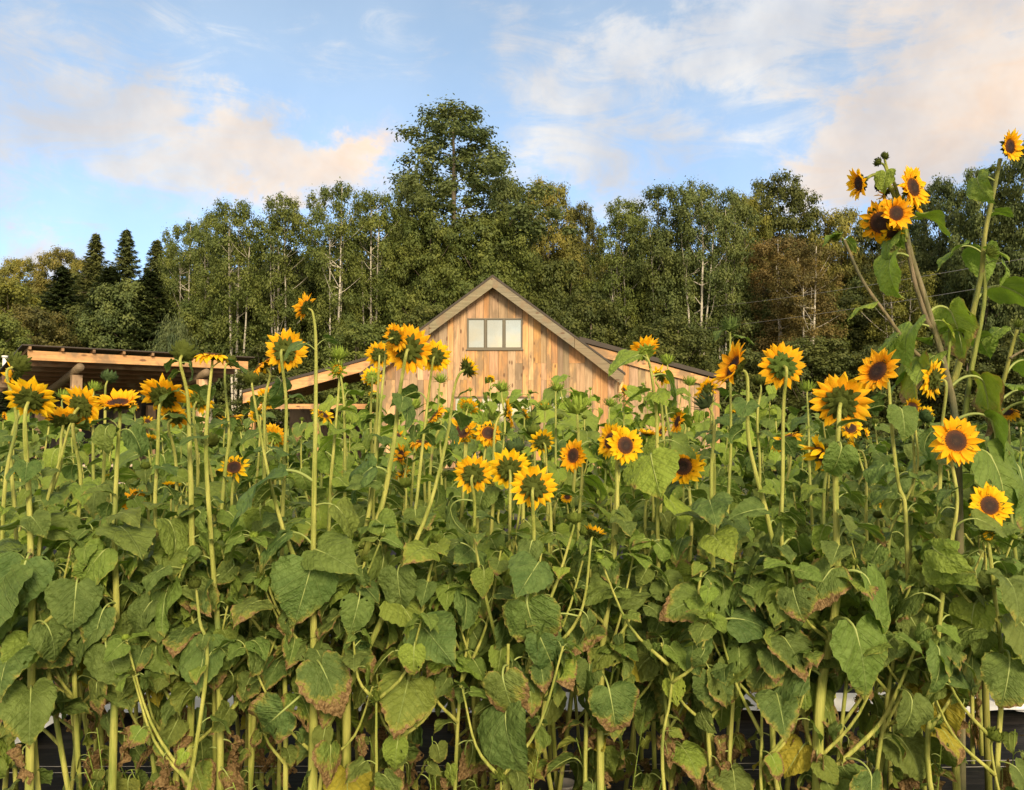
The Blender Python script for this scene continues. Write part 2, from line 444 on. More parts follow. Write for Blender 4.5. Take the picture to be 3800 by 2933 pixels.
# ------------------------------------------------------------------ barn
rb = random.Random(11)
def board_col(gray=.17):
    t = rb.random()
    if t < gray: c = (.33, .235, .145)
    elif t < gray + .22: c = (.42, .28, .165)
    elif t < gray + .5: c = (.56, .35, .20)
    else: c = (.58, .31, .13)
    k = rb.uniform(.80, 1.16); return (c[0] * k, c[1] * k * rb.uniform(.96, 1.05), c[2] * k * rb.uniform(.9, 1.15))
TIM = (.66, .36, .16)
def boards(m, x0, x1, zlo, zhi, y, w=.235, holes=(), breaks=(), gray=.17):
    """vertical boards, zhi a function of x; holes are (xa,xb,za,zb)"""
    x = x0
    edges = [x0]
    while x < x1 - .05:
        x += w * rb.uniform(.75, 1.3)
        for hx in [h for hh in holes for h in hh[:2]]:
            if abs(x - hx) < .1: x = hx
        edges.append(min(x, x1))
    cuts = sorted(set([e for e in edges] + [h for hh in holes for h in hh[:2] if x0 < h < x1] + [x1]))
    for a, b in zip(cuts[:-1], cuts[1:]):
        if b - a < .02: continue
        mid = (a + b) / 2; spans = [(zlo, None)]
        for (xa, xb, za, zb) in holes:
            if xa - .001 <= mid <= xb + .001:
                ns = []
                for lo, hi in spans:
                    top = hi if hi is not None else 99
                    if zb <= lo or za >= top: ns.append((lo, hi)); continue
                    if za > lo: ns.append((lo, za))
                    if zb < top: ns.append((zb, hi))
                spans = ns
        out = []
        for lo, hi in spans:
            brk = [k for k in breaks if lo + .3 < k < (hi if hi is not None else zhi(mid)) - .3 and rb.random() < .35]
            for k in brk: out.append((lo, k)); lo = k
            out.append((lo, hi))
        for lo, hi in out:
            g = .004; yy = y + rb.uniform(-.004, .004)
            if hi is None: za_, zb_ = zhi(a + g), zhi(b - g)
            else: za_ = zb_ = min(hi, 99)
            if hi is not None and zhi(mid) < hi: za_, zb_ = zhi(a + g), zhi(b - g)
            if min(za_, zb_) <= lo: continue
            m.prism([(a + g, lo + .002), (b - g, lo + .002), (b - g, zb_ - .002), (a + g, za_ - .002)], yy, yy + .022, board_col(gray))
def barn():
    Y = 26.0; px = lambda x, y, Yd=Y: P(x, y, Yd)
    ap = px(1828, 1022, Y - .4); c = ap.x; zt = ap.z
    er = px(2318, 1405, Y - .4); hw = er.x - c; ze = er.z + .18; sl = (zt - ze) / hw
    root = thing('barn', (c, Y, 0), 'gabled barn of weathered orange and grey vertical boards behind the sunflowers', 'barn')
    L = lambda p: (p.x - c, p.z)
    zr = lambda x: zt - .12 - abs(x) * sl       # underside of roof over the wall
    w0, w1 = L(px(1733, 1296)), L(px(1939, 1182)); d0, d1 = L(px(1682, 1600)), L(px(1980, 1472)); e0, e1 = L(px(2046, 1560)), L(px(2112, 1468))
    holes = [(w0[0], w1[0], w0[1], w1[1]), (d0[0], d1[0], .05, d1[1]), (e0[0], e1[0], .9, e1[1])]
    m = MB()
    boards(m, -hw + .28, hw - .28, .02, zr, 0, holes=holes, breaks=(2.9, 3.45, 4.3))
    m.prism([(-hw + .3, 0), (d0[0] - .02, 0), (d0[0] - .02, 2.3), (-hw + .3, 2.3)], .03, .2, (.03, .02, .012))   # framing behind the boards
    m.prism([(e1[0] + .03, 0), (hw - .3, 0), (hw - .3, zr(hw - .3) - .1), (e1[0] + .03, zr(e1[0]) - .1)], .03, .2, (.03, .02, .012))
    m.prism([(-hw + .3, 2.42), (w0[0] - .03, 2.42), (w0[0] - .03, zr(w0[0]) - .1), (-hw + .3, zr(hw - .3) - .1)], .03, .2, (.03, .02, .012))
    m.prism([(w0[0], w1[1] + .05), (w1[0], w1[1] + .05), (.3, zt - .5), (0, zt - .3), (-.3, zt - .5)], .03, .2, (.03, .02, .012))
    m.prism([(w1[0] + .03, 2.42), (e1[0] + .03, 2.42), (e1[0] + .03, zr(e1[0]) - .1), (w1[0] + .03, zr(w1[0]) - .1)], .03, .2, (.03, .02, .012))
    m.prism([(w0[0] - .03, 2.42), (w1[0] + .03, 2.42), (w1[0] + .03, w0[1] - .05), (w0[0] - .03, w0[1] - .05)], .03, .2, (.03, .02, .012))
    m.box((-hw + .3, .2, 0), (-hw + .32, 9, ze - .1), (.4, .27, .15)); m.box((hw - .32, .2, 0), (hw - .3, 9, ze - .1), (.4, .27, .15))
    m.prism([(-hw + .3, 0), (hw - .3, 0), (hw - .3, ze - .1), (0, zt - .3), (-hw + .3, ze - .1)], 9, 9.05, (.3, .2, .12))
    m.build('wall', M_wood, root)
    # roof: two slabs with eave
    r = MB()
    for s in (-1, 1):
        a = (0, zt + .02); b = (s * (hw + .03), ze + .0)
        poly = [a, b, (b[0], b[1] - .07), (0, zt - .06)]
        if s > 0: poly = poly[::-1]
        r.prism(poly, -.42, 9.3, (1, 1, 1))
    roof = r.build('roof', M_metal, root)
    k = MB()
    for s in (-1, 1):
        GR = (.235, .18, .125)
        hB = .33
        n_seg = [0, .62, 1.0] if s > 0 else [0, .48, 1.0]
        for q in range(2):
            t0, t1 = n_seg[q] + (.003 if q else 0), n_seg[q + 1]
            xa, xb = s * hw * t0, s * hw * t1
            za, zb = zt - .064 - abs(xa) * sl, zt - .064 - abs(xb) * sl
            poly = [(xa, za), (xb, zb), (xb - s * (.12 if q else 0), zb - hB * (.9 if q else 1)), (xa, za - hB)]
            if s > 0: poly = poly[::-1]
            k.prism(poly, -.405, -.365, tuple(g * rb.uniform(.9, 1.12) for g in GR))
        # soffit boards
        poly = [(0, zt - .10), (s * (hw - .05), ze - .02), (s * (hw - .05), ze - .06), (0, zt - .14)]
        if s > 0: poly = poly[::-1]
        k.prism(poly, -.36, -.003, (.40, .25, .12))
    k.build('barge_board', M_woodh, roof)
    # beam end under the right eave, its sunlit look painted in as brighter wood
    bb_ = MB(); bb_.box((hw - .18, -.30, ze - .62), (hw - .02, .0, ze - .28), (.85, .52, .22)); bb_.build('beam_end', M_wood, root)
    # triple window
    wf = MB(); x0, z0 = w0; x1, z1 = w1; t = .034
    wf.box((x0, -.03, z0), (x1, .05, z0 + t)); wf.box((x0, -.03, z1 - t), (x1, .05, z1))
    wf.box((x0 - .03, -.05, z0 - .045), (x1 + .03, .04, z0 - .002))
    W3 = (x1 - x0) / 3
    for i in range(4):
        xx = x0 + i * W3; h = .03 if 0 < i < 3 else .034
        a = max(x0, xx - h); b = min(x1, xx + h); wf.box((a, -.028, z0 + t), (b, .048, z1 - t))
    win = wf.build('window', M_frame, root)
    for i in range(3):
        p = MB(); a = x0 + i * W3 + .036; b = x0 + (i + 1) * W3 - .036
        fr = .022
        for q in ((a, z0 + t, a + fr, z1 - t), (b - fr, z0 + t, b, z1 - t), (a + fr, z0 + t, b - fr, z0 + t + fr), (a + fr, z1 - t - fr, b - fr, z1 - t)):
            p.box((q[0], -.012, q[1]), (q[2], .03, q[3]), mat=1)
        p.box((a + fr, .005, z0 + t + fr), (b - fr, .02, z1 - t - fr), mat=0)
        p.build('pane', [M_glass, M_frame], win)
    # glazed doors with curtains drawn behind the glass
    df = MB(); x0, x1, z1 = d0[0], d1[0], d1[1]
    df.box((x0 - .02, -.04, z1 - .07), (x1 + .02, .05, z1), (.10, .06, .035))
    df.box((x0, -.04, .05), (x0 + .07, .05, z1 - .07), (.40, .22, .10)); df.box((x1 - .07, -.04, .05), (x1, .05, z1 - .07), (.40, .22, .10))
    mid = x0 + (x1 - x0) / 3
    for xx in (mid, x0 + (x1 - x0) * .70): df.box((xx - .07, -.035, .05), (xx + .07, .045, z1 - .07), (.42, .24, .11))
    door = df.build('door', M_wood, root)
    cuts = [x0 + .07, mid - .07, mid + .07, x0 + (x1 - x0) * .70 - .07, x0 + (x1 - x0) * .70 + .07, x1 - .07]
    for a, b in ((cuts[0], cuts[1]), (cuts[2], cuts[3]), (cuts[4], cuts[5])):
        p = MB(); p.box((a, .01, .05), (b, .02, z1 - .07)); p.build('pane', M_glass, door)
    sw = MB(); x0, x1, z0, z1 = e0[0], e1[0], .9, e1[1]
    for q in ((x0, z0, x0 + .05, z1), (x1 - .05, z0, x1, z1), (x0 + .05, z0, x1 - .05, z0 + .05), (x0 + .05, z1 - .05, x1 - .05, z1)):
        sw.box((q[0], -.03, q[1]), (q[2], .05, q[3]))
    w2 = sw.build('window', M_frame, root)
    p = MB(); p.box((x0 + .05, .01, z0 + .05), (x1 - .05, .02, z1 - .05)); p.build('pane', M_glass, w2)
    # right lean-to
    Yl = Y + 1.0; A = px(2150, 1250, Yl - .3); B = px(2700, 1400, Yl - .3); ax, bx = A.x - c, B.x - c; s2 = (A.z - B.z) / (bx - ax)
    r = MB(); th = .16
    r.prism([(ax, A.z - .16), (bx, B.z - .14), (bx, B.z), (ax, A.z)], .62, 7.5); lr = r.build('lean_to_roof', M_metal, root)
    r = MB()
    r.prism([(ax, A.z - th - .33), (bx - .06, B.z - th - .30), (bx - .06, B.z - th - .02), (ax, A.z - th - .02)], .70, .74, TIM)
    r.build('fascia', M_woodh, lr)
    m = MB(); boards(m, hw - .5, bx - .25, .02, lambda x: A.z - .42 - (x - ax) * s2, .80, gray=.12)
    m.box((hw - .4, .84, .02), (bx - .3, .95, B.z - .5), (.05, .03, .02)); m.build('lean_to_wall', M_wood, root)
    # left open lean-to: roof, rafters, post, beam, back wall with the interior shade painted into its colour
    A = px(1440, 1310, Yl); B = px(905, 1452, Yl); ax, bx = A.x - c, B.x - c; s2 = (A.z - B.z) / (ax - bx)
    r = MB(); r.prism([(bx, B.z - .06), (ax, A.z - .06), (ax, A.z + .03), (bx, B.z + .03)], .85, 6.4); lr = r.build('lean_to_roof', M_metal, root)
    r = MB(); r.prism([(bx, B.z - .42), (ax, A.z - .42), (ax, A.z - .065), (bx, B.z - .065)], .9, .95, (.72, .38, .17)); r.build('fascia', M_woodh, lr)
    rf = MB()
    for i in range(1, 8):
        yy = .95 + i * .62
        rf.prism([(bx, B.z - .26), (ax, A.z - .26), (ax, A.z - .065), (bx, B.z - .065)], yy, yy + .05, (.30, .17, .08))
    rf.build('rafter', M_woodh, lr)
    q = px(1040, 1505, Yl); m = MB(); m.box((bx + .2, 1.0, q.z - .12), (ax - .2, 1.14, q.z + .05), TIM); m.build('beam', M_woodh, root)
    for xx in (bx + .25, (ax + bx) / 2, ax - .5):
        m = MB(); m.box((xx - .09, 1.02, .0), (xx + .09, 1.2, q.z - .125), TIM); m.build('post', M_wood, root)
    m = MB(); m.box((bx + .1, 6.2, 0), (ax, 6.25, 2.2), (.06, .035, .02)); m.build('shaded_back_wall', M_wood, root)  # dark colour stands in for the shade inside the lean-to
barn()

# ------------------------------------------------------------------ pavilion on the left
def pavilion():
    A = P(100, 1298, 16.5); B = P(918, 1326, 19.5); A.z = B.z = 3.03
    d = (B - A); yaw = math.atan2(d.y, d.x); Lf = d.length
    root = thing('pavilion', (A.x, A.y, 0), 'open timber shed with a flat dark roof and pale fascia at the far left', 'shed', rz=yaw)
    drop = .55; D = 4.6; zt = 3.03; slope = drop / D
    def slab(m, u0, u1, w0, w1, hi, lo, col):
        zz = lambda w: zt - w * slope
        m.add([(u0, w0, zz(w0) + lo), (u1, w0, zz(w0) + lo), (u1, w1, zz(w1) + lo), (u0, w1, zz(w1) + lo),
               (u0, w0, zz(w0) + hi), (u1, w0, zz(w0) + hi), (u1, w1, zz(w1) + hi), (u0, w1, zz(w1) + hi)],
              [(0, 3, 2, 1), (4, 5, 6, 7), (0, 1, 5, 4), (1, 2, 6, 5), (2, 3, 7, 6), (3, 0, 4, 7)], col)
    m = MB(); slab(m, -.12, Lf + .1, -.22, D, .055, .03, (1, 1, 1)); roof = m.build('roof', M_metal, root)
    m = MB()
    u = 0.0
    while u < Lf: slab(m, u, u + .05, -.2, D - .1, .028, -.04, (.35, .2, .1)); u += .6
    m.build('batten', M_woodh, roof)
    m = MB(); slab(m, 0, Lf - .02, -.10, -.05, -.045, -.24, TIM); m.build('fascia', M_woodh, roof)
    m = MB()
    for w in (.55, 1.15, 1.75, 2.35, 2.95, 3.55, 4.2): slab(m, -.05, Lf - .1, w, w + .05, -.045, -.25, (.17, .09, .045))  # rafter colour darkened to paint in the shade under the roof
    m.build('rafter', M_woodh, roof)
    for uu in (.95, 3.62):
        m = MB(); zz = lambda w: zt - .37 - w * slope
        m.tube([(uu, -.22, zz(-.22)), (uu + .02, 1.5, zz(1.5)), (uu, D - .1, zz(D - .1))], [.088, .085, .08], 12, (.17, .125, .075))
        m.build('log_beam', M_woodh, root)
        m = MB(); m.box((uu - .1, .02, 0), (uu + .1, .2, zt - .50), (.72, .45, .27)); m.build('post', M_wood, root)
        m = MB(); m.box((uu - .1, D - .5, 0), (uu + .1, D - .3, zt - 1.05), (.5, .3, .17)); m.build('post', M_wood, root)
    m = MB(); m.box((-.1, D - .25, 0), (3.9, D - .2, zt - drop - .35), (.012, .009, .006)); m.build('shaded_back_wall', M_wood, root)  # near-black colour stands in for the deep shade inside the shed
    # table under the front edge
    t = thing('picnic_table', P(520, 1569, 14.5) - Vector((0, 0, 1.5)), 'pale wooden picnic table in front of the open shed, half hidden by leaves', 'table', rz=.3)
    m = MB()
    for i in range(5): m.box((-.9, -.36 + i * .145, .72), (.9, -.23 + i * .145, .76), (.55, .45, .36))
    m.build('table_top', M_woodh, t)
    for s in (-1, 1):
        m = MB(); m.box((-.9, s * .68 - .13, .42), (.9, s * .68 + .13, .46), (.55, .45, .36)); m.build('bench', M_woodh, t)
        m = MB(); m.box((s * .7 - .03, -.75, .36), (s * .7 + .03, .75, .42), (.45, .35, .26))
        m.tube([(s * .7, -.62, 0), (s * .7, -.2, .72)], .04, 6, (.45, .35, .26)); m.tube([(s * .7, .62, 0), (s * .7, .2, .72)], .04, 6, (.45, .35, .26))
        m.build('leg', M_woodh, t)
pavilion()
pp = P(18, 1328, 20); m = MB(); m.tube([(pp.x, pp.y, 0), (pp.x, pp.y, pp.z)], .05, 12); m.tube([(pp.x, pp.y, pp.z), (pp.x, pp.y, pp.z + .05)], .07, 12)
tag(m.build('flue_pipe', M_white), 'white capped metal pipe standing at the left edge beside the shed', 'pipe')

# power lines crossing in front of the right-hand forest
for i, (a, b, lab) in enumerate([((2500, 1230, 47), (4100, 990, 19), 'lower of two thin power lines crossing the forest on the right'),
                                 ((2600, 1142, 47), (4100, 905, 19), 'upper of two thin power lines crossing the forest on the right')]):
    A, B = P(*a), P(*b); pts = []
    for k in range(21):
        t = k / 20; p = A.lerp(B, t); p.z -= .35 * 4 * t * (1 - t) * .5; pts.append(p)
    m = MB(); m.tube(pts, .0075, 5); tag(m.build('power_line', M_wire), lab, 'power line', 'power lines on the right')

# ------------------------------------------------------------------ trees
def np_mesh(name, V, nquad, mat, var, mat2=None, trunk=None):
    me = bpy.data.meshes.new(name)
    me.vertices.add(len(V)); me.vertices.foreach_set('co', V.astype(np.float32).ravel())
    me.loops.add(nquad * 4); me.loops.foreach_set('vertex_index', np.arange(nquad * 4, dtype=np.int32))
    me.polygons.add(nquad); me.polygons.foreach_set('loop_start', np.arange(0, nquad * 4, 4, dtype=np.int32))
    me.polygons.foreach_set('loop_total', np.full(nquad, 4, dtype=np.int32))
    me.materials.append(mat); me.update(calc_edges=True)
    at = me.attributes.new('var', 'FLOAT', 'FACE'); at.data.foreach_set('value', var.astype(np.float32))
    return me
def leaf_quads(C, N, L, Wd, rng, T=None):
    """C centres, N normals -> diamond leaves"""
    n = len(C); N = N / (np.linalg.norm(N, axis=1, keepdims=True) + 1e-9)
    if T is None: T = rng.normal(size=(n, 3))
    T = T - N * (T * N).sum(1, keepdims=True); T /= np.linalg.norm(T, axis=1, keepdims=True) + 1e-9
    B = np.cross(N, T); L = L * rng.uniform(.6, 1.3, (n, 1)); Wd = Wd * rng.uniform(.7, 1.2, (n, 1))
    V = np.empty((n, 4, 3)); V[:, 0] = C - T * L * .5; V[:, 1] = C + B * Wd * .5 - T * L * .05; V[:, 2] = C + T * L * .5; V[:, 3] = C - B * Wd * .5 - T * L * .05
    return V.reshape(-1, 3)
def prof(kind, t):
    """crown radius (fraction of max) at crown height fraction t"""
    if kind == 'birch': return math.sqrt(max(0, 1 - (max(0, t - .52) / .52) ** 2.3)) * (.55 + .45 * min(1, t * 2)) * 1.12
    if kind == 'tall': return (min(1, (1.06 - t) * 1.9) ** .85) * (.75 + .25 * min(1, t * 3)) * 1.2
    if kind == 'round': return math.sqrt(max(0, 1 - (max(0, t - .5) / .53) ** 2.4)) * (.7 + .3 * min(1, t * 2.5)) * 1.08
    return 1
def broad(kind, H, Rm, base, nclu, nleaf, L, seed, csize=.16, hang=0.0, trunks=1, bark=None, lean=.0, rt=.014):
    """unit-scaled tree (height H m) -> (crown mesh, trunk mesh)"""
    rng = np.random.default_rng(seed); rnd = random.Random(seed)
    cl = []; tries = 0
    while len(cl) < nclu and tries < nclu * 60:
        tries += 1
        t = rnd.random() ** .8; r = prof(kind, t) * Rm; a = rnd.uniform(0, 2 * math.pi)
        lump = 1 + .22 * math.sin(a * 2 + seed + t * 7) + .12 * math.sin(a * 5 + t * 13)
        q = (rnd.random() ** .42) * r * lump * .9
        c = np.array([math.cos(a) * q, math.sin(a) * q, (base + (1 - base) * t * .96) * H])
        rr = csize * Rm * rnd.uniform(.65, 1.35) * (1.05 - .35 * t) + .12
        if all(np.linalg.norm((c - o[0])) > .55 * (rr + o[1]) for o in cl): cl.append((c, rr))
    C = []; N = []; var = []
    per = nleaf / len(cl)
    for c, rr in cl:
        n = int(per * (rr / (csize * Rm)) ** 1.5) + 20
        d = rng.normal(size=(n, 3)); d /= np.linalg.norm(d, axis=1, keepdims=True)
        rad = rng.random((n, 1)) ** .45 * rr * (1 + .3 * rng.normal(size=(n, 1)))
        p = c + d * rad * np.array([1.15, 1.15, .72 + hang])
        p[:, 2] -= hang * rng.random(n) * rr * .8
        out = c - np.array([0, 0, c[2] - .1 * H]); out = out / (np.linalg.norm(out) + .01)
        nn = d * .85 + out * .3 + np.array([0, 0, .5]) + rng.normal(size=(n, 3)) * .42
        C.append(p); N.append(nn); var.append(np.clip(rnd.uniform(.25, .75) + rng.normal(size=n) * .13, 0, 1))
    C = np.concatenate(C); N = np.concatenate(N); var = np.concatenate(var)
    T = None
    if hang > .3: T = rng.normal(size=(len(C), 3)) * .35 + np.array([0, 0, -1.0])
    V = leaf_quads(C, N, L, L * (.68 if hang < .3 else .3), rng, T)
    crown = np_mesh('crown', V, len(C), M_fol, var)
    m = MB(); tp = []
    for k in range(trunks):
        a = rnd.uniform(0, 6.28); sp = 0 if trunks == 1 else rnd.uniform(.28, .5) * Rm
        top = H * (.96 if k == 0 else rnd.uniform(.75, .9)); pts = []; rs = []
        for i in range(13):
            t = i / 12
            wob = .035 * H * (math.sin(t * 5 + seed + k * 2) * .4 + rnd.uniform(-.15, .15)) * t
            pts.append(Vector((math.cos(a) * (sp * t ** .8 + .08 * k) + wob * math.cos(seed), math.sin(a) * (sp * t ** .8 + .08 * k) + wob * math.sin(seed + 1), top * t - (.3 if i == 0 else 0))))
            rs.append(rt * H * (1 - .25 * (k > 0)) * (1 - t) ** .8 + .02)
        m.tube(pts, rs, 9, wob=.06); tp.append((pts, rs))
    for c, rr in rnd.sample(cl, min(len(cl), 34)):
        pts, rs = rnd.choice(tp); c = Vector(c)
        i = min(range(1, 12), key=lambda i: abs(pts[i].z - (c.z - .45 * math.hypot(c.x, c.y) - .3)))
        p0 = pts[i]; mid = p0.lerp(c, .5) + Vector((rnd.uniform(-.1, .1), rnd.uniform(-.1, .1), -.06 * (c - p0).length))
        q = rs[i] * .42; m.tube(catmull([p0, mid, c], 3), [q, q * .85, q * .72, q * .6, q * .48, q * .36, q * .2 + .004], 6)
    return crown, m.mesh('trunk', bark or M_bark)
def spruce(H, Rm, seed, nb=230, L=.30):
    rng = np.random.default_rng(seed); rnd = random.Random(seed); C = []; N = []; T = []; var = []
    m = MB(); m.tube([(0, 0, -.3), (0, 0, H * .5), (0, 0, H)], [.02 * H, .012 * H, .01], 8)
    for b in range(nb):
        t = (b + rnd.random()) / nb; t = t ** .85; z = H * (.04 + .95 * t); a = b * 2.399 + rnd.uniform(-.3, .3)
        ln = Rm * ((1 - t) ** .8) * rnd.uniform(.72, 1.12) + .14
        k = int(60 * ln / Rm * 3) + 26
        s = rng.random(k) ** .8; dr = -.16 * ln * np.sin(s * 2.2) + .10 * ln * s ** 3 + (.3 * s * ln if t > .9 else 0)
        lat = rng.normal(size=k) * (.16 * ln * (1 - s * .75) + .035)
        x = np.cos(a) * s * ln - np.sin(a) * lat; y = np.sin(a) * s * ln + np.cos(a) * lat
        zz = z + dr - np.abs(rng.normal(size=k)) * .09 - np.abs(lat) * .25
        C.append(np.stack([x, y, zz], 1))
        sg = np.sign(lat)[:, None]
        T.append(np.array([math.cos(a), math.sin(a), -.12]) + sg * np.array([-math.sin(a), math.cos(a), -.2]) * .7 + rng.normal(size=(k, 3)) * .25)
        N.append(np.array([0, 0, 1.0]) + np.array([math.cos(a), math.sin(a), 0]) * .5 + rng.normal(size=(k, 3)) * .35)
        var.append(np.clip(rnd.uniform(.2, .6) + s * .25 + rng.normal(size=k) * .15, 0, 1))
        if b % 3 == 0: m.tube([(0, 0, z), (math.cos(a) * ln * .8, math.sin(a) * ln * .8, z - .1 * ln)], [.02, .006], 5)
    C = np.concatenate(C); N = np.concatenate(N); T = np.concatenate(T); var = np.concatenate(var)
    V = leaf_quads(C, N, L, L * .3, rng, T)
    return np_mesh('crown', V, len(C), M_fol, var), m.mesh('trunk', M_bark)

PROTO = {
    'birch': [(broad('birch', 12, 2.6, .34, 120, 18000, .15, s, .17, .10, tr, M_birch, rt=.0095), 12, 2.6) for s, tr in ((1, 4), (2, 3), (3, 4))],
    'tall': [(broad('tall', 20, 4.6, .22, 300, 42000, .20, 7, .13, 0, 1, M_bark, rt=.013), 20, 4.6)],
    'round': [(broad('round', 12, 3.8, .12, 220, 38000, .19, s, .15, 0, 1, M_bark) , 12, 3.8) for s in (11, 12)],
    'under': [(broad('round', 8, 3.0, .04, 200, 30000, .19, s, .16, 0, 2, M_bark), 8, 3.0) for s in (21, 22)],
    'willow': [(broad('round', 5, 1.6, .1, 90, 22000, .20, 31, .24, .7, 1, M_bark), 5, 1.6)],
    'shrub': [(broad('round', 2.4, 1.1, .02, 80, 9000, .085, s, .22, 0, 2, M_bark), 2.4, 1.1) for s in (41, 42)],
    'spruce': [(spruce(13, 2.5, 51), 13, 2.5), (spruce(13, 2.9, 52), 13, 2.9)],
}
G1 = (.122, .158, .044); G2 = (.108, .144, .052); G3 = (.165, .180, .040); GY = (.225, .22, .06); GD = (.088, .110, .032); SP = (.115, .140, .055)
tr_r = random.Random(77)
def tree(kind, px, py, wpx, Y, col, label, cat='tree', group=None, name=None, v=None, rz=None, down=None):
    """top of the tree at px,py, crown wpx wide, at distance Y"""
    top = P(px, py, Y); g = ground_h(Y) if down is None else down
    (cr, tk), H, Rm = PROTO[kind][v if v is not None else tr_r.randrange(len(PROTO[kind]))]
    sz = (top.z - g) / H; sx = (wpx / F * Y / 2) / Rm * (1.55 if kind == 'spruce' else 1)
    r = thing(name or {'birch': 'birch_tree', 'spruce': 'spruce_tree', 'willow': 'willow_tree', 'shrub': 'shrub'}.get(kind, 'broadleaf_tree'), (top.x, Y, g), label, cat, group, rz if rz is not None else tr_r.uniform(0, 6.28))
    k = tr_r.uniform(.92, 1.08)
    inst('crown', cr, r, sc=(sx, sx, sz), color=tuple(c * k for c in col)); inst('trunk', tk, r, sc=(sx, sx, sz))
    return r
T = tree
GF = 'trees of the forest edge'
# skyline and the trees one can tell apart, left to right
T('round', -60, 985, 330, 82, GY, 'yellowish tree on the far left edge of the skyline', group=GF)
T('round', 75, 948, 190, 80, GY, 'small pale yellow-green treetop on the skyline near the left edge', group=GF)
T('round', 225, 915, 230, 80, (.175, .165, .05), 'tree with brownish-gold top just left of the pointed spruces', group=GF)
T('round', 310, 955, 160, 78, GY, 'thin gold-green treetop peeping behind the left spruce', group=GF)
T('spruce', 357, 862, 190, 60, SP, 'pointed dark spruce, leftmost of the three on the skyline', 'tree', GF, v=0)
T('spruce', 470, 845, 215, 58, SP, 'pointed spruce with spreading tiers, middle of the three on the skyline', 'tree', GF, v=1)
T('spruce', 583, 885, 200, 58, SP, 'dark spruce against the sky just left of the first birches', 'tree', GF, v=0)
T('spruce', 235, 985, 290, 52, (.040, .062, .020), 'broad shaggy spruce below the golden treetop above the shed', 'tree', GF, v=1)
T('spruce', 410, 985, 300, 50, (.036, .056, .020), 'broad spruce filling the middle above the shed roof', 'tree', GF, v=0)
T('spruce', 560, 1000, 290, 49, (.040, .062, .022), 'bushy spruce behind the willow above the shed', 'tree', GF, v=1)
T('under', 20, 1040, 330, 50, G3, 'light green leafy tree at the left edge below the skyline', group=GF)
T('under', 120, 1130, 300, 46, (.115, .112, .038), 'dull reddish-brown leafy tree behind the left end of the shed', group=GF)
T('under', -10, 1170, 300, 42, G1, 'dark leafy tree low at the left edge beside the white pipe', group=GF)
T('willow', 640, 1192, 150, 30, (.10, .135, .065), 'small silvery grey-green willow behind the right end of the shed roof', group=None)
T('birch', 690, 815, 180, 50, G1, 'slender birch right of the spruces with its top leaning left', 'tree', GF, v=1)
T('birch', 790, 785, 170, 48, G1, 'airy birch with thin white limbs left of the twin birch tops', 'tree', GF, v=0)
T('birch', 880, 730, 250, 46, G1, 'birch with two leaning white trunks above the right end of the shed', 'tree', GF, v=2, rz=1.0)
T('birch', 1050, 712, 240, 46, G1, 'many-stemmed birch between the leaning pair and the wide birch', 'tree', GF, v=0, rz=2.0)
T('birch', 1245, 668, 230, 45, G1, 'wide birch with a forked white trunk left of the tallest tree', 'tree', GF, v=1, rz=.5)
T('birch', 1385, 688, 230, 47, G1, 'birch squeezed between the forked birch and the tallest tree', 'tree', GF, v=2, rz=4.0)
T('tall', 1690, 356, 670, 52, G2, 'tallest tree of the forest, a broad poplar rising behind the barn', 'tree', GF, rz=.4)
T('round', 1530, 640, 210, 49, G2, 'dark leafy tree at the left foot of the tallest tree', group=GF, v=0)
T('round', 1600, 780, 330, 47, G1, 'mid-green tree in front of the tallest tree, left of the barn roof', group=GF, v=1)
T('round', 1880, 640, 240, 50, G2, 'dark leafy tree at the right foot of the tallest tree', group=GF, v=1)
T('round', 1800, 790, 380, 47, G1, 'leafy tree directly above the barn ridge', group=GF, v=0)
T('round', 2035, 655, 260, 60, GY, 'bright yellow-green tree right of the tallest tree', group=GF, v=0)
T('round', 2155, 745, 190, 60, (.125, .130, .036), 'lower yellow-green tree on the right shoulder of the brighter one', group=GF, v=1)
T('birch', 2310, 728, 230, 49, G1, 'small-leaved birch at the right of the dip in the skyline', 'tree', GF, v=0, rz=1.4)
T('birch', 2455, 680, 250, 48, G2, 'birch with grey-green crown behind the right slope of the barn', 'tree', GF, v=1, rz=3)
T('birch', 2575, 655, 250, 47, G2, 'birch with a bare forked white top right of the barn', 'tree', GF, v=2, rz=5)
T('birch', 2690, 690, 220, 48, G2, 'narrow birch just left of the round-headed tree', 'tree', GF, v=0, rz=2.6)
T('round', 2890, 636, 330, 62, (.095, .115, .034), 'large round-headed green tree on the skyline right of the barn', group=GF, v=1)
T('round', 2760, 700, 200, 60, G3, 'light green tree tucked at the left side of the round-headed tree', group=GF, v=0)
T('birch', 2900, 870, 300, 47, (.165, .128, .052), 'tree with reddish autumn leaves right of the barn', group=GF, v=0)
T('birch', 2985, 900, 260, 44, (.13, .11, .04), 'thin white-stemmed birch in front of the reddish tree', 'tree', GF, v=1, rz=.2)
T('round', 3120, 765, 260, 60, GY, 'pale yellow-green tree behind the drooping bud of the giant sunflower', group=GF, v=0)
T('round', 3300, 720, 240, 58, (.09, .11, .04), 'leafy tree behind the cluster of giant sunflower blooms', group=GF, v=1)
T('round', 3480, 650, 250, 50, (.08, .11, .04), 'airy light-leaved tree between the two giant sunflower stalks', group=GF, v=0)
T('round', 3650, 600, 280, 46, G2, 'dark tree behind the tall right-hand sunflower stalk', group=GF, v=1)
T('round', 3830, 520, 320, 44, G2, 'dark tree rising highest at the right edge', group=GF, v=0)
T('birch', 3330, 900, 230, 46, G3, 'slender birch with thin pale stems behind the giant sunflower', 'tree', GF, v=1)
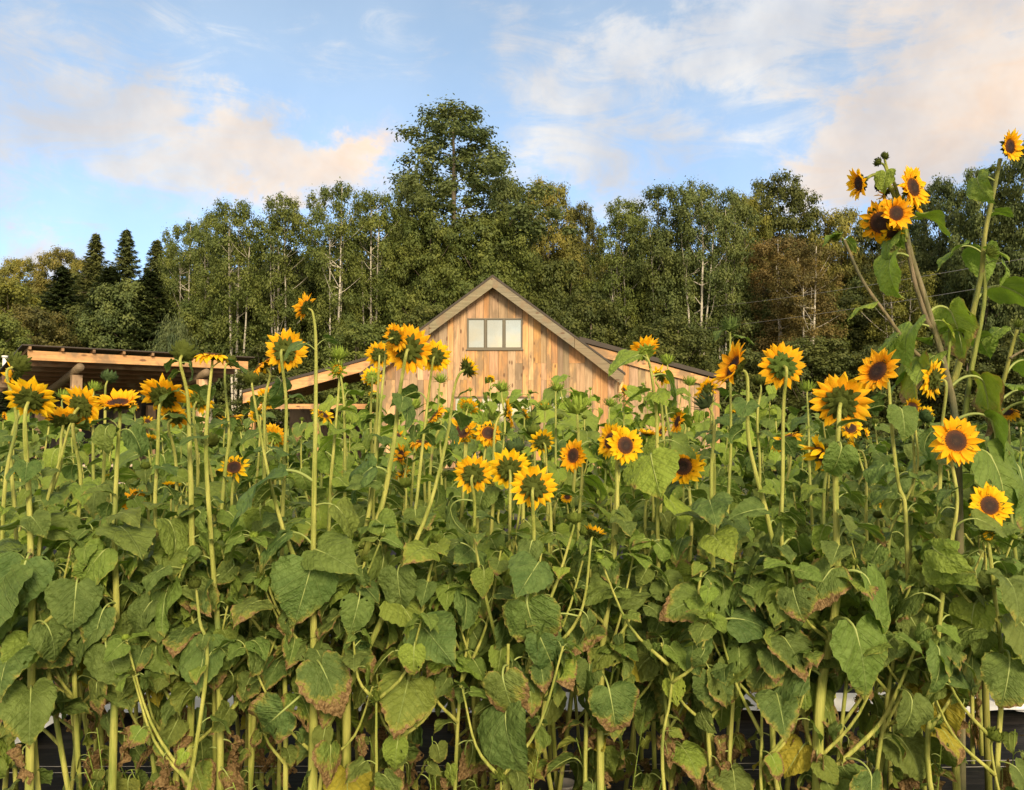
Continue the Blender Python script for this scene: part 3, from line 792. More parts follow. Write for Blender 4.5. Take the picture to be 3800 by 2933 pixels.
ORD = ['first', 'second', 'third', 'fourth', 'fifth', 'sixth', 'seventh', 'eighth', 'ninth', 'tenth', 'eleventh', 'twelfth', 'thirteenth', 'fourteenth', 'fifteenth',
       'sixteenth', 'seventeenth', 'eighteenth', 'nineteenth', 'twentieth', 'twenty-first', 'twenty-second', 'twenty-third', 'twenty-fourth', 'twenty-fifth', 'twenty-sixth', 'twenty-seventh',
       'twenty-eighth', 'twenty-ninth', 'thirtieth', 'thirty-first', 'thirty-second', 'thirty-third', 'thirty-fourth', 'thirty-fifth', 'thirty-sixth']
fx = [-90, 250, 480, 700, 830, 960, 1090, 1210, 1340, 1480, 1620, 1770, 1920, 2060, 2200, 2330, 2460, 2590, 2720, 2850, 2990, 3130, 3270, 3410, 3560, 3710, 3860]
for i, x in enumerate(fx):
    yy = 980 + 60 * math.sin(i * 1.9) + (90 if x < 760 else 0) + (60 if x > 2700 else 0)
    T('under', x, yy, 300, 51 + 2 * math.sin(i * 2.7), [G1, GD, G2, GD][i % 4], 'dark leafy tree low in the forest edge, %s from the left' % ORD[i], group='dark trees low in the forest edge')
for i, x in enumerate(range(-60, 3950, 190)):
    T('round', x, 905 + 40 * math.sin(i * 2.3) + (150 if x < 700 else 0), 330, 64, GD, 'dark tree filling the depth of the forest, %s from the left' % ORD[i], group='dark trees deep in the forest')
# lower bushes
for (x, y, w, Y, c, lab) in [(2760, 1290, 330, 36, GD, 'dark bush right of the barn roof end'), (3020, 1250, 360, 35, GD, 'dark bush below the reddish tree'),
                             (3280, 1270, 330, 34, GD, 'dark bush behind the giant sunflower stem'), (3560, 1240, 360, 33, GD, 'dark bush behind the lowest giant sunflower leaves'),
                             (3830, 1200, 300, 32, GD, 'dark bush at the right edge of the forest'), (1030, 1270, 320, 38, GD, 'dark bush between the shed and the barn'),
                             (1350, 1190, 330, 40, G1, 'green bush left of the barn gable'), (1600, 1130, 300, 42, GD, 'dark bush at the upper left of the barn roof'),
                             (2180, 1080, 320, 42, GD, 'dark bush above the right slope of the barn roof'), (2480, 1170, 330, 39, GD, 'dark bush above the lean-to roof')]:
    T('under', x, y, w, Y, c, lab, 'bush', 'bushes along the forest foot', 'bush')
for (x, y, w, Y, c, lab) in [(3180, 1640, 420, 13, (.06, .10, .028), 'weedy green shrub behind the big drooping bloom on the right'), (3420, 1600, 460, 12, (.07, .115, .03), 'leafy green shrub behind the half-open bloom on the right'),
                             (3700, 1570, 420, 12.5, (.05, .085, .022), 'dark green shrub behind the front-facing bloom at the right edge'), (2950, 1660, 340, 14, (.05, .085, .022), 'low green shrub behind the right lean-to wall'),
                             (860, 1640, 380, 15, (.05, .085, .024), 'green shrub under the right end of the shed')]:
    T('shrub', x, y, w, Y, c, lab, 'shrub', 'shrubs behind the sunflower bed')
T('spruce', 35, 1440, 330, 11, (.022, .036, .016), 'small dark spruce behind the sunflowers at the left edge', 'tree', v=1, name='spruce_tree')

# ------------------------------------------------------------------ sunflower pieces
OUT = [(0, .0), (-.10, .055), (-.175, .16), (-.175, .29), (-.08, .42), (.07, .495), (.23, .50), (.39, .455), (.55, .365), (.70, .25), (.84, .125), (.95, .035), (1.0, 0)]
def outline(k, width, lobe):
    """k points per half from the notch to the tip"""
    pts = [(a if a > 0 else a * lobe, b * width) for a, b in OUT]; seg = [0]
    for p, q in zip(pts[:-1], pts[1:]): seg.append(seg[-1] + math.dist(p, q))
    out = []
    for i in range(1, k + 1):
        s = seg[-1] * i / k; j = max(j for j in range(len(seg)) if seg[j] < s + 1e-9 and j < len(seg) - 1)
        t = (s - seg[j]) / (seg[j + 1] - seg[j]); out.append((pts[j][0] + (pts[j + 1][0] - pts[j][0]) * t, pts[j][1] + (pts[j + 1][1] - pts[j][1]) * t))
    return out
def leaf_mesh(seed, width=1.0, lobe=1.0, droop=40, curl=.9, fold=.25, ripple=.03, pet=.6, rise=35, crumple=0.0, holes=0):
    rnd = random.Random(seed); K = 20
    half = outline(K, width, lobe)
    full = [(a, b) for a, b in half] + [(a, -b) for a, b in half[-2::-1]]      # notch(+) .. tip .. notch(-)
    NS = len(full); rings = [0.0, .14, .3, .46, .62, .78, .9, 1.0]
    vs = []; uv = []; rad = []
    ph = rnd.uniform(0, 6); ph2 = rnd.uniform(0, 6); asym = rnd.uniform(-.12, .12)
    for ri, r in enumerate(rings):
        for i, (a, b) in enumerate(full):
            ser = (.014 if i % 2 else -.012) * (r > .95) + rnd.uniform(-.006, .006) * (r > .8)
            A, B = a * r + ser * (1 if a > .3 else -.3), b * r * (1 + ser * 2)
            B *= 1 + asym * (1 if b > 0 else -1)
            z = fold * abs(B) - .55 * B * B * (1 + .5 * asym)
            z += ripple * r * r * math.sin(i * .75 + ph) + ripple * .8 * r * math.sin(A * 9 + ph2) * (abs(B) * 2)
            z += -.03 * r * math.cos(abs(B) * 26 + A * 12) * .5
            if crumple:
                z += crumple * .16 * math.sin(A * 11 + B * 9 + ph) * r + crumple * rnd.uniform(-.03, .03)
                B *= 1 - .58 * min(1.2, crumple) * r; A += crumple * .07 * math.sin(B * 17 + ph2)
            c = curl; fi = c * max(A, -.2)
            x = math.sin(fi) / c; zz = (math.cos(fi) - 1) / c
            nx, nz = math.sin(fi), math.cos(fi)
            vs.append((x + nx * z, B, zz + nz * z)); uv.append((a * r, b * r)); rad.append(r)
    fs = []
    for j in range(len(rings) - 1):
        for i in range(NS - 1): fs.append((j * NS + i, (j + 1) * NS + i, (j + 1) * NS + i + 1, j * NS + i + 1))
    fs = [f for f in fs]
    if holes:
        kill = set(rnd.sample([k for k in range((NS - 1) * 3, (NS - 1) * 7)], holes))
        fs = [f for k, f in enumerate(fs) if k not in kill]
    # petiole: rises from the stem, arches over, carries the blade
    pts = []; d = R(rise); p = Vector((0, 0, 0)); n = 8
    for i in range(n + 1):
        pts.append(p.copy()); an = R(rise) + (R(-droop) - R(rise)) * (i / n) ** 1.6
        p = p + Vector((math.cos(an), 0, math.sin(an))) * pet / n
    E = pts[-1]; M = Matrix.Rotation(R(droop), 4, 'Y')
    vs = [tuple(M @ Vector(v) + E) for v in vs]
    nb = len(vs); m = MB(); m.add(vs, fs, smooth=True)
    tip = [tuple(M @ Vector((math.sin(curl * t) / curl * .98, 0, (math.cos(curl * t) - 1) / curl - .006)) + E) for t in (0, .2, .4, .6, .8)]
    m.tube(pts + tip[1:], [.026 - .007 * i / n for i in range(n + 1)] + [.013, .010, .007, .004], 6, mat=1)
    me = m.mesh('leaf', [M_leaf, M_petiole])
    uvl = me.uv_layers.new(name='UVMap'); vi = np.empty(len(me.loops), dtype=np.int32); me.loops.foreach_get('vertex_index', vi)
    U = np.zeros((len(me.vertices), 2), dtype=np.float32); U[:nb] = uv; uvl.data.foreach_set('uv', U[vi].ravel())
    at = me.attributes.new('rad', 'FLOAT', 'POINT'); Rr = np.zeros(len(me.vertices), dtype=np.float32); Rr[:nb] = rad; at.data.foreach_set('value', Rr)
    return me
_lr = random.Random(9)
LF_H = [leaf_mesh(100 + i, _lr.uniform(.75, 1.05), _lr.uniform(.5, 1.1), _lr.uniform(-5, 38), _lr.uniform(.6, 1.5), _lr.uniform(.15, .5), _lr.uniform(.03, .06), _lr.uniform(.4, .75), _lr.uniform(30, 65), 0, _lr.choice((0, 0, 1, 3))) for i in range(12)]
LF_D = [leaf_mesh(200 + i, _lr.uniform(.82, 1.12), _lr.uniform(.8, 1.25), _lr.uniform(42, 84), _lr.uniform(.3, 1.3), _lr.uniform(.08, .45), _lr.uniform(.03, .065), _lr.uniform(.5, .85), _lr.uniform(20, 50), 0, _lr.choice((0, 0, 1, 2, 5))) for i in range(16)]
LF_S = [leaf_mesh(300 + i, w, lo, dr, cu, fo, ri, pe, rs) for i, (w, lo, dr, cu, fo, ri, pe, rs) in enumerate([
    (.62, .1, 10, .9, .4, .02, .15, 50), (.55, .05, -12, 1.1, .45, .02, .1, 60), (.7, .3, 30, .8, .3, .03, .2, 40)])]
LF_X = [leaf_mesh(400 + i, w, 1, dr, cu, fo, ri, pe, rs, cr, ho) for i, (w, dr, cu, fo, ri, pe, rs, cr, ho) in enumerate([
    (.8, 86, .3, .5, .08, .35, 0, 1.0, 6), (.7, 95, .6, .7, .08, .3, -10, 1.3, 8), (.95, 80, .5, .4, .1, .45, 10, .7, 5)])]

def petals_mesh(seed, n=26, rise=8, spread=6, curl=-.25, L=.60, Wd=.25, miss=0.0, r0=.37, rag=0.0, asym=None):
    rnd = random.Random(seed); m = MB(); uv = []; var = []
    for layer in range(2):
        nn = n // 2 + (2 if layer else 0)
        for k in range(nn):
            if rnd.random() < miss: continue
            az_ = 2 * math.pi * (k + .5 * layer) / nn + rnd.uniform(-.10, .10)
            ln = L * rnd.uniform(.80, 1.10); wd = Wd * rnd.uniform(.85, 1.2); rs = R(rise + layer * 9 + rnd.gauss(0, spread)); cu = curl + rnd.gauss(0, .18 + rag * .5); tw = rnd.gauss(0, .18 + rag)
            if asym: rs += R(asym * math.cos(az_))
            sd = rnd.gauss(0, .09); NL, NW = 7, 4; vs = []
            v = rnd.random()
            for i in range(NL + 1):
                t = i / NL
                w = wd * (math.sin(math.pi * min(1, .12 + t * .80)) ** .75) * (1 - t ** 5) * .5 + (.004 if i == NL else 0)
                an = rs + cu * t * 2.0; 
                if i == 0: cx, cz = 0.0, 0.0
                else: cx += math.cos(an) * ln / NL; cz += math.sin(an) * ln / NL
                for j in range(NW + 1):
                    q = (j / NW * 2 - 1); y = q * w + sd * t * t * ln
                    z = .20 * w * (q * q) * 1.4 + tw * q * w * t + .012 * math.sin(q * 7 + k)
                    px, py, pz = r0 + cx - math.sin(an) * z, y, cz + math.cos(an) * z - .02 * layer
                    vs.append((px * math.cos(az_) - py * math.sin(az_), px * math.sin(az_) + py * math.cos(az_), pz)); uv.append((t, j / NW * .9 + k)); var.append(v)
            fs = [(i * (NW + 1) + j, (i + 1) * (NW + 1) + j, (i + 1) * (NW + 1) + j + 1, i * (NW + 1) + j + 1) for i in range(NL) for j in range(NW)]
            m.add(vs, fs, smooth=True)
    me = m.mesh('petals', M_petal)
    uvl = me.uv_layers.new(name='UVMap'); vi = np.empty(len(me.loops), dtype=np.int32); me.loops.foreach_get('vertex_index', vi)
    uvl.data.foreach_set('uv', np.array(uv, dtype=np.float32)[vi].ravel())
    me.attributes.new('var', 'FLOAT', 'POINT').data.foreach_set('value', np.array(var, dtype=np.float32))
    return me
def disc_mesh(seed, r=.40, dome=.07):
    rnd = random.Random(seed); m = MB(); rad = []
    vs = []; NR, NA = 8, 36
    for i in range(NR + 1):
        for k in range(NA):
            q = r * i / NR; vs.append((q * math.cos(2 * math.pi * k / NA), q * math.sin(2 * math.pi * k / NA), dome * (1 - (i / NR) ** 2) * (.4 + .6 * min(1, i / NR * 2)))); rad.append(i / NR)
    m.add(vs, [(i * NA + k, (i + 1) * NA + k, (i + 1) * NA + (k + 1) % NA, i * NA + (k + 1) % NA) for i in range(NR) for k in range(NA)], smooth=True)
    for s in range(330):
        q = math.sqrt(s / 330); a = s * 2.39996; x, y = r * q * math.cos(a), r * q * math.sin(a)
        z = dome * (1 - q * q) * (.4 + .6 * min(1, q * 2)); h = (.035 + .055 * max(0, q - .55) * 2) * rnd.uniform(.6, 1.3); w = .011
        ox, oy = math.cos(a), math.sin(a); tx = x + ox * h * .3 * q; ty = y + oy * h * .3 * q
        m.add([(x + w, y, z - .01), (x - w * .5, y + w, z - .01), (x - w * .5, y - w, z - .01), (tx, ty, z + h)], [(0, 1, 3), (1, 2, 3), (2, 0, 3)]); rad += [q, q, q, min(1, q + .12)]
    me = m.mesh('seed_disc', M_disc)
    me.attributes.new('rad', 'FLOAT', 'POINT').data.foreach_set('value', np.array(rad, dtype=np.float32))
    return me
def bract(m, az_, r0, z0, L, wd, e0, e1, tw=0):
    """one pointed bract leaving the ring r0,z0; e0 -> e1 elevation along its length"""
    NL = 5; vs = []; x, z = r0, z0
    for i in range(NL + 1):
        t = i / NL; an = R(e0 + (e1 - e0) * t)
        if i: x += math.cos(an) * L / NL; z += math.sin(an) * L / NL
        w = wd * .5 * (math.sin(math.pi * (.22 + .78 * t)) ** .8 if t < 1 else 0) * (1 - .25 * t)
        for q in (-1, 0, 1):
            zz = .25 * w * abs(q); px = x - math.sin(an) * zz; pz = z + math.cos(an) * zz; py = q * w + tw * t * t
            vs.append((px * math.cos(az_) - py * math.sin(az_), px * math.sin(az_) + py * math.cos(az_), pz))
    m.add(vs, [(i * 3 + j, (i + 1) * 3 + j, (i + 1) * 3 + j + 1, i * 3 + j + 1) for i in range(NL) for j in range(2)], smooth=True)
def head_mesh(seed, kind='open'):
    """green back of the head: receptacle and bracts; faces +z, neck at about z=-.2"""
    rnd = random.Random(seed); m = MB()
    prf = [(.055, -.24), (.10, -.19), (.24, -.14), (.36, -.075), (.405, -.005), (.39, .02)] if kind == 'open' else \
          [(.055, -.34), (.10, -.28), (.30, -.22), (.42, -.08), (.42, .06), (.30, .16), (.0, .19)]
    NA = 20; vs = []
    for r_, z_ in prf:
        for k in range(NA): vs.append((r_ * math.cos(2 * math.pi * k / NA), r_ * math.sin(2 * math.pi * k / NA), z_))
    m.add(vs, [(i * NA + k, i * NA + (k + 1) % NA, (i + 1) * NA + (k + 1) % NA, (i + 1) * NA + k) for i in range(len(prf) - 1) for k in range(NA)], smooth=True)
    if kind == 'open':
        for (n, r0, z0, L, w, e0, e1) in ((13, .38, -.05, .26, .17, 5, 35), (13, .31, -.11, .27, .18, -12, 10), (11, .21, -.155, .24, .16, -28, -25)):
            for k in range(n):
                bract(m, 2 * math.pi * (k + rnd.uniform(-.25, .25) + (r0 > .3) * .5) / n, r0, z0, L * rnd.uniform(.8, 1.25), w * rnd.uniform(.85, 1.2), e0 + rnd.gauss(0, 14), e1 + rnd.gauss(0, 22), rnd.uniform(-.05, .05))
    elif kind == 'bud':
        for (n, r0, z0, L, w, e0, e1) in ((11, .22, -.24, .36, .20, -10, 50), (13, .36, -.17, .38, .20, 25, 80), (13, .41, -.05, .40, .20, 60, 100), (11, .38, .07, .40, .17, 90, 135), (8, .25, .13, .34, .14, 95, 150)):
            for k in range(n):
                bract(m, 2 * math.pi * (k + rnd.uniform(-.2, .2) + (r0 > .3) * .5) / n, r0, z0, L * rnd.uniform(.8, 1.2), w * rnd.uniform(.85, 1.15), e0 + rnd.gauss(0, 8), e1 + rnd.gauss(0, 16), rnd.uniform(-.06, .06))
    else:   # young: long narrow upright bracts
        for (n, r0, z0, L, w, e0, e1) in ((8, .24, -.24, .66, .18, 0, 25), (12, .34, -.15, .72, .15, 25, 55), (13, .38, -.03, .70, .13, 50, 80), (11, .32, .08, .60, .11, 70, 100), (7, .16, .13, .45, .09, 80, 95)):
            for k in range(n):
                bract(m, 2 * math.pi * (k + rnd.uniform(-.25, .25) + (r0 > .3) * .5) / n, r0, z0, L * rnd.uniform(.75, 1.2), w * rnd.uniform(.85, 1.15), e0 + rnd.gauss(0, 10), e1 + rnd.gauss(0, 18), rnd.uniform(-.1, .1))
    return m.mesh('flower_head', M_bract)
HD = {k: [head_mesh(s, k) for s in (1, 2, 3)] for k in ('open', 'bud', 'young')}
PT = {'flat': [petals_mesh(1, 32, 6, 7, -.05), petals_mesh(2, 32, 2, 8, -.12)],
      'fwd': [petals_mesh(3, 28, 22, 8, -.05), petals_mesh(4, 26, 30, 9, -.15)],
      'back': [petals_mesh(5, 30, -12, 10, -.25, .58, .25), petals_mesh(6, 26, -8, 12, -.5, .58, .26)],
      'rag': [petals_mesh(7, 24, -5, 26, -.3, .62, .23, .14, rag=.35), petals_mesh(8, 22, 12, 30, -.1, .66, .24, .1, rag=.4)],
      'cup': [petals_mesh(9, 26, 62, 8, .35, .42, .18), petals_mesh(10, 24, 70, 7, .45, .40, .17)],
      'half': [petals_mesh(11, 26, 50, 12, -.1, .42, .15)]}
DC = [disc_mesh(1), disc_mesh(2, .40, .10)]
DARKG = (.085, .105, .024); MIDG = (.13, .17, .035); LIME = (.27, .36, .07)

sfr = random.Random(5)
def head(root, base, pos, dpx, f, kind, Z, tint, name_label=None):
    """flower head facing f, dpx wide in the picture"""
    rr = dpx / F * Z / 2
    f = Vector(f).normalized(); q = f.to_track_quat('Z', 'Y') @ Quaternion((0, 0, 1), sfr.uniform(0, 6.28))
    if kind in ('bud', 'young'):
        h = inst('flower_bud', sfr.choice(HD[kind]), root, pos - base, q, rr / (.50 if kind == 'bud' else .75), tint)
        if name_label: h['label'] = name_label
        return h, rr / (.50 if kind == 'bud' else .75)
    sc = rr / (.68 if kind in ('cup', 'half') else .85)
    if kind == 'back': sc = rr / .83
    h = inst('flower_head', sfr.choice(HD['young' if kind == 'cup' else 'open']), root, pos - base, q, sc, tint)
    w = sfr.uniform(.94, 1.04)
    inst('petals', sfr.choice(PT[kind]), h, color=(w, w * sfr.uniform(.88, 1.12), w))
    inst('seed_disc', sfr.choice(DC), h)
    return h, sc

def add_leaf(root, base, pts, z, az_, size, meshes, col, roll=None):
    """attach a leaf where the stem passes height z"""
    for a, b in zip(pts[:-1], pts[1:]):
        if (a.z - z) * (b.z - z) <= 0 and abs(a.z - b.z) > 1e-6:
            p = a.lerp(b, (z - a.z) / (b.z - a.z)); break
    else: return
    q = Quaternion((0, 0, 1), az_) @ Quaternion((0, 1, 0), sfr.gauss(0, .24)) @ Quaternion((1, 0, 0), sfr.gauss(0, .36) if roll is None else roll)
    return inst('leaf', sfr.choice(meshes), root, p - base, q, (size * sfr.uniform(.9, 1.1), size * sfr.uniform(.88, 1.12), size), col)
def stem_mesh(paths):
    """paths: list of (points, r_top, r_bottom); one mesh"""
    m = MB()
    for pts, rt, rb_ in paths:
        n = len(pts); m.tube(pts, [rt + (rb_ - rt) * (i / (n - 1)) ** 1.5 for i in range(n)], 9, wob=.07)
    return m.mesh('stem', M_stem)
def dress(root, base, pts, Z, ztop, zbot, n, size, lime=0.0, front=None):
    """leaves in a spiral up the stem between zbot and ztop"""
    a0 = sfr.uniform(0, 6.28); n = int(n * 2.05)
    for i in range(n):
        t = (i + sfr.uniform(-.3, .3)) / max(1, n - 1); t = min(1, max(0, t)); z = zbot + (ztop - zbot) * t
        an = a0 + i * 2.4 + sfr.uniform(-.4, .4)
        if Z < 3.6 and sfr.random() < .28: an = -math.pi / 2 + sfr.gauss(0, .9)      # turned to the evening sun
        hz = z / 1.5
        if z < .62 and sfr.random() < .27 + (.22 if z < .45 else 0):
            if sfr.random() < .6: add_leaf(root, base, pts, z, an, size * sfr.uniform(.5, .8), LF_X, (1, 0, 0))
            continue
        low = sfr.random() < (.82 - .60 * t)
        ms = LF_D if low else LF_H
        s = size * (.40 + .34 * math.sin(math.pi * (.25 + .62 * (1 - t)))) * sfr.choice((.65, .8, .9, 1.0, 1.15, 1.4)) * sfr.uniform(.9, 1.1)
        if z < .7 and Z < 3: s *= .82
        if Z < 3.9 and z < 1.5 - (2510 - 1569) / F * Z and sfr.random() < .52: continue
        if t > .93: ms = LF_S if sfr.random() < .5 else LF_H; s *= .8
        wilt = max(0, .60 - hz * .55) * sfr.choice((0, 0, .2, .5, .9, 1.5)) if hz < .95 else (.3 if sfr.random() < .05 else 0)
        yel = .75 if (z < .75 and sfr.random() < .05) else sfr.uniform(0, .10) * (1.6 if z < .8 else 1)
        light = max(0, min(1, lime + .08 + .30 * max(0, t - .5) + sfr.gauss(0, .18) + (.3 if sfr.random() < .10 else 0)))
        add_leaf(root, base, pts, z, an, s, ms, (wilt, light, yel))
def side_shoots(root, base, dp, Z, n, ymin, lime, size):
    """slanting side branches that end in a small bud with a ruff of young leaves"""
    out = []; ztop = P(0, ymin, Z).z
    for _ in range(n):
        z = sfr.uniform(.48, max(.55, ztop - .25)); k = min(range(len(dp)), key=lambda i: abs(dp[i].z - z)); p = dp[k]
        L_ = sfr.uniform(.22, .5); L_ = min(L_, max(.12, (ztop - p.z) / .85)); a = sfr.choice((0, math.pi)) + sfr.uniform(-.8, .8); sp = sfr.uniform(.35, .65)
        e = p + Vector((math.cos(a) * L_ * sp, math.sin(a) * L_ * sp * .5, L_ * .85))
        br = catmull([e, p.lerp(e, .5) + Vector((math.cos(a) * .02, 0, -.035)), p], 4)
        out.append(([q - base for q in br], .0028, .0058))
        dress(root, base, br, Z, e.z - .02, p.z + .08, 2, size * .8, lime)
        for q in range(sfr.choice((2, 3, 4))): add_leaf(root, base, br, e.z - .012, q * 1.9 + a, size * sfr.uniform(.32, .55), LF_S + LF_H, (0, .35 + sfr.uniform(-.1, .2), 0))
        if sfr.random() < .7: head(root, base, e, sfr.uniform(22, 36) * 2.5 / Z, (sfr.uniform(-.4, .4), sfr.uniform(-.5, .2), 1), sfr.choice(('bud', 'young')), Z, sfr.choice((MIDG, DARKG, LIME)))
    return out
GH = 'sunflowers in the bed'
def plant(Z, label, stems, heads, nl=10, size=.14, ztop_px=None, lime=0.0, thick=1.0, name='sunflower', stemcol=(1, 1, 1), extra=(), group=GH, zl=None):
    """stems: polylines in px, top first, at distance Z (each may end on another one; the first runs to the ground)
       heads: (stem index, dpx, facing, kind, tint, depth offset)"""
    main = stems[0]
    a, b = main[-2], main[-1]; g = P(b[0], b[1], Z)
    bx = P(b[0], b[1], Z).x + (P(b[0], b[1], Z).x - P(a[0], a[1], Z).x) * .25
    if thick <= 1: bx += sfr.uniform(-.16, .16)
    base = Vector((bx, Z, .0)); root = thing(name, base, label, 'sunflower', group)
    paths = []; dense = []
    for si, st in enumerate(stems):
        offs = (0, 0) if si == 0 else (sfr.uniform(-.07, .07), 0)
        k = len(st); w = [P(x, y, Z + offs[0] * (1 - i / (k - 1 if k > 1 else 1))) for i, (x, y) in enumerate(st)]
        hd = [h for h in heads if h[0] == si and len(h) < 7]
        r_top = .0045
        if hd:
            _, dpx, f, kind, tint, dz = hd[0]
            w[0] = P(st[0][0], st[0][1], Z + dz)
            fv = Vector(f).normalized(); pos = w[0]
            _, sc = head(root, base, pos, dpx, f, kind, Z + dz, tint)
            back = pos - fv * sc * (.23 if kind not in ('bud', 'young', 'cup') else .32)
            rest = [p for p in w[1:] if (p - back).length > .10 or p is w[-1]]
            nl_ = min(.030, sc * .42); tgt = (rest[0] - back); dn = tgt.normalized()
            neck = back - fv * nl_ * .8 + dn * nl_ * .5
            far = (rest[0] - neck)
            w = [back, neck] + ([neck + far * .28 - fv * nl_ * .35] if far.length > .16 else []) + rest
            r_top = max(.0028, sc * .058)
        if si == 0: w = w + [Vector((bx, Z, -.01))] if w[-1].z > .05 else w[:-1] + [Vector((bx, Z, -.01))]
        ln = sum((p - q).length for p, q in zip(w[:-1], w[1:]))
        rb_ = (min(.0115 if thick > 1 else .0085, r_top + .0040 * ln) if si == 0 else min(.0078, r_top + .0040 * ln)) * thick ** 2.1
        dp = catmull(w, 5); paths.append(([p - base for p in dp], min(r_top, rb_), rb_)); dense.append(dp)
        zt = w[0].z - .14; lim = P(0, ztop_px, Z).z if ztop_px else zt
        zt = min(zt, lim + (.11 if Z < 3.5 and si == 0 else 0))
        if si == 0: dress(root, base, dp, Z, zt, (.16 if Z < 3.6 else .45) if zl is None else zl, nl, size, lime)
        elif zt - w[-1].z > .1 and nl: dress(root, base, dp, Z, zt, w[-1].z + .05, max(2, int((zt - w[-1].z) * 6)), size * .72, lime)
        # one or two small leaves on the bare neck
        if hd and ztop_px and w[0].z - zt > .25:
            for _ in range(2):
                add_leaf(root, base, dp, zt + (w[0].z - zt) * sfr.uniform(.15, .8), sfr.uniform(0, 6.28), size * sfr.uniform(.35, .55), LF_S + LF_H, (0, .15, 0))
    for (x, y, azd, s, ms, col) in extra:
        zz = P(x, y, Z).z; dp = min(dense, key=lambda d: min((P(x, y, Z) - p).length for p in d))
        add_leaf(root, base, dp, zz, R(azd), s, ms, col)
    if Z < 3.3 and nl: paths += side_shoots(root, base, dense[0], Z, 2 if Z < 2.75 else 1, 1980 if Z < 2.75 else 1850, lime, size)
    inst('stem', stem_mesh(paths), root, color=stemcol)
    return root

FR = (0, -1, .1)      # facing the viewer
# ---- plants with blooms that can be told apart: (Z, label, stems, heads, leaves, leaf size, top of leaves px, lime)
B = plant
B(2.35, 'sunflower with a big back-turned bloom beside the shed, leftmost of the large ones', [[(112, 1480), (110, 1900), (118, 2350), (110, 2900)], [(-20, 2300), (30, 2500), (80, 2640)]],
  [(0, 168, (-.15, .78, .62), 'flat', DARKG, 0)], 15, .17, 1960, thick=1.15, extra=[(118, 2060, -70, .15, LF_D, (0, .1, 0)), (110, 2150, -110, .21, LF_D, (0, .15, 0)), (112, 2560, -60, .16, LF_D, (.1, .1, .1))])
B(2.6, 'sunflower with a closed green head tipped with a few yellow petals at the left edge', [[(70, 1350), (62, 1560), (25, 1750), (8, 2000), (0, 2500)]], [(0, 84, (.35, .75, .5), 'bud', DARKG, 0)], 9, .15, 2000)
B(2.75, 'sunflower with a ragged sideways bloom at the left edge behind a green head', [[(52, 1402), (40, 1650), (60, 2000), (50, 2500)]], [(0, 130, (-.7, -.2, .2), 'rag', DARKG, 0)], 8, .14, 1980)
B(2.5, 'sunflower with back-turned bloom, third from the left under the shed post', [[(304, 1508), (300, 1800), (270, 2150), (280, 2600)]], [(0, 150, (.12, .9, .35), 'flat', DARKG, 0)], 10, .15, 1950)
B(2.45, 'sunflower with an upturned bloom seen from below, left of the shed post', [[(238, 1562), (215, 1750), (150, 1980), (165, 2400)]], [(0, 145, (-.1, .45, .9), 'fwd', DARKG, .06)], 10, .15, 1980)
B(2.4, 'sunflower with a small round closed bud on a forked stem left of the upturned bloom', [[(272, 1556), (225, 1700), (170, 1880), (135, 2150), (120, 2600)]], [(0, 48, (.3, .2, .8), 'bud', DARKG, 0)], 6, .13, 1700)
B(2.4, 'sunflower opening upward with a dark center and pointed petals below the shed', [[(438, 1496), (432, 1750), (425, 2000), (432, 2300), (418, 2900)]], [(0, 158, (.05, -.42, .9), 'fwd', DARKG, 0)], 14, .16, 1980, thick=1.15,
  extra=[(436, 1600, -95, .085, LF_D, (0, .25, .1)), (436, 1606, -20, .09, LF_D, (0, .1, .0)), (436, 1604, 200, .07, LF_H, (0, .1, .0)), (428, 2240, -95, .13, LF_D, (.3, .1, 0))])
B(2.45, 'sunflower with large turned-away bloom over dark bracts, right of the upturned one', [[(606, 1470), (585, 1680), (578, 1950), (640, 2300), (660, 2800)]], [(0, 165, (-.05, .70, .72), 'flat', DARKG, 0)], 12, .16, 1960)
B(2.9, 'sunflower with a yellow bloom half hidden behind the green-backed head below the shed', [[(736, 1484), (735, 1750), (730, 2200)]], [(0, 110, (.1, .8, .5), 'flat', MIDG, 0)], 7, .14, 1850)
B(2.65, 'sunflower with low back-turned bloom tucked under the larger one by the shed', [[(646, 1545), (655, 1750), (650, 2200)]], [(0, 120, (.25, .65, .7), 'flat', DARKG, 0)], 8, .14, 1900)
B(2.45, 'sunflower with a large spiky green head seen from behind at the shed roof', [[(682, 1308), (697, 1480), (705, 1700), (710, 1876), (715, 2300), (702, 2900)]], [(0, 88, (-.1, .85, .5), 'bud', DARKG, 0)], 14, .16, 1980, thick=1.1,
  extra=[(690, 1350, 160, .05, LF_H, (0, .1, 0)), (690, 1352, 20, .06, LF_D, (0, .1, 0)), (694, 1390, 180, .05, LF_H, (0, .1, 0))])
B(2.4, 'sunflower with a flat upward-facing bloom on the right end of the shed roof', [[(789, 1318), (772, 1500), (765, 1700), (790, 2100), (812, 2400), (817, 2900)]], [(0, 128, (.06, -.05, 1), 'back', DARKG, 0)], 13, .15, 2000, thick=1.1,
  extra=[(782, 1366, 10, .09, LF_D, (0, .1, 0)), (815, 2385, -95, .155, LF_D, (0, .2, 0))])
B(2.6, 'sunflower with a small drooping bud right of the flat upward-facing bloom', [[(856, 1340), (866, 1450), (850, 1620), (830, 1800), (800, 2300)]], [(0, 46, (.3, .6, .4), 'bud', DARKG, 0)], 7, .13, 1900)
B(2.55, 'sunflower with a drooping dark-centered bloom left of the tall round back-turned one', [[(975, 1352), (982, 1500), (980, 1800), (960, 2300)]], [(0, 118, (-.55, -.15, .65), 'back', DARKG, 0)], 8, .14, 1880, extra=[(985, 1400, -20, .09, LF_D, (0, .1, 0))])
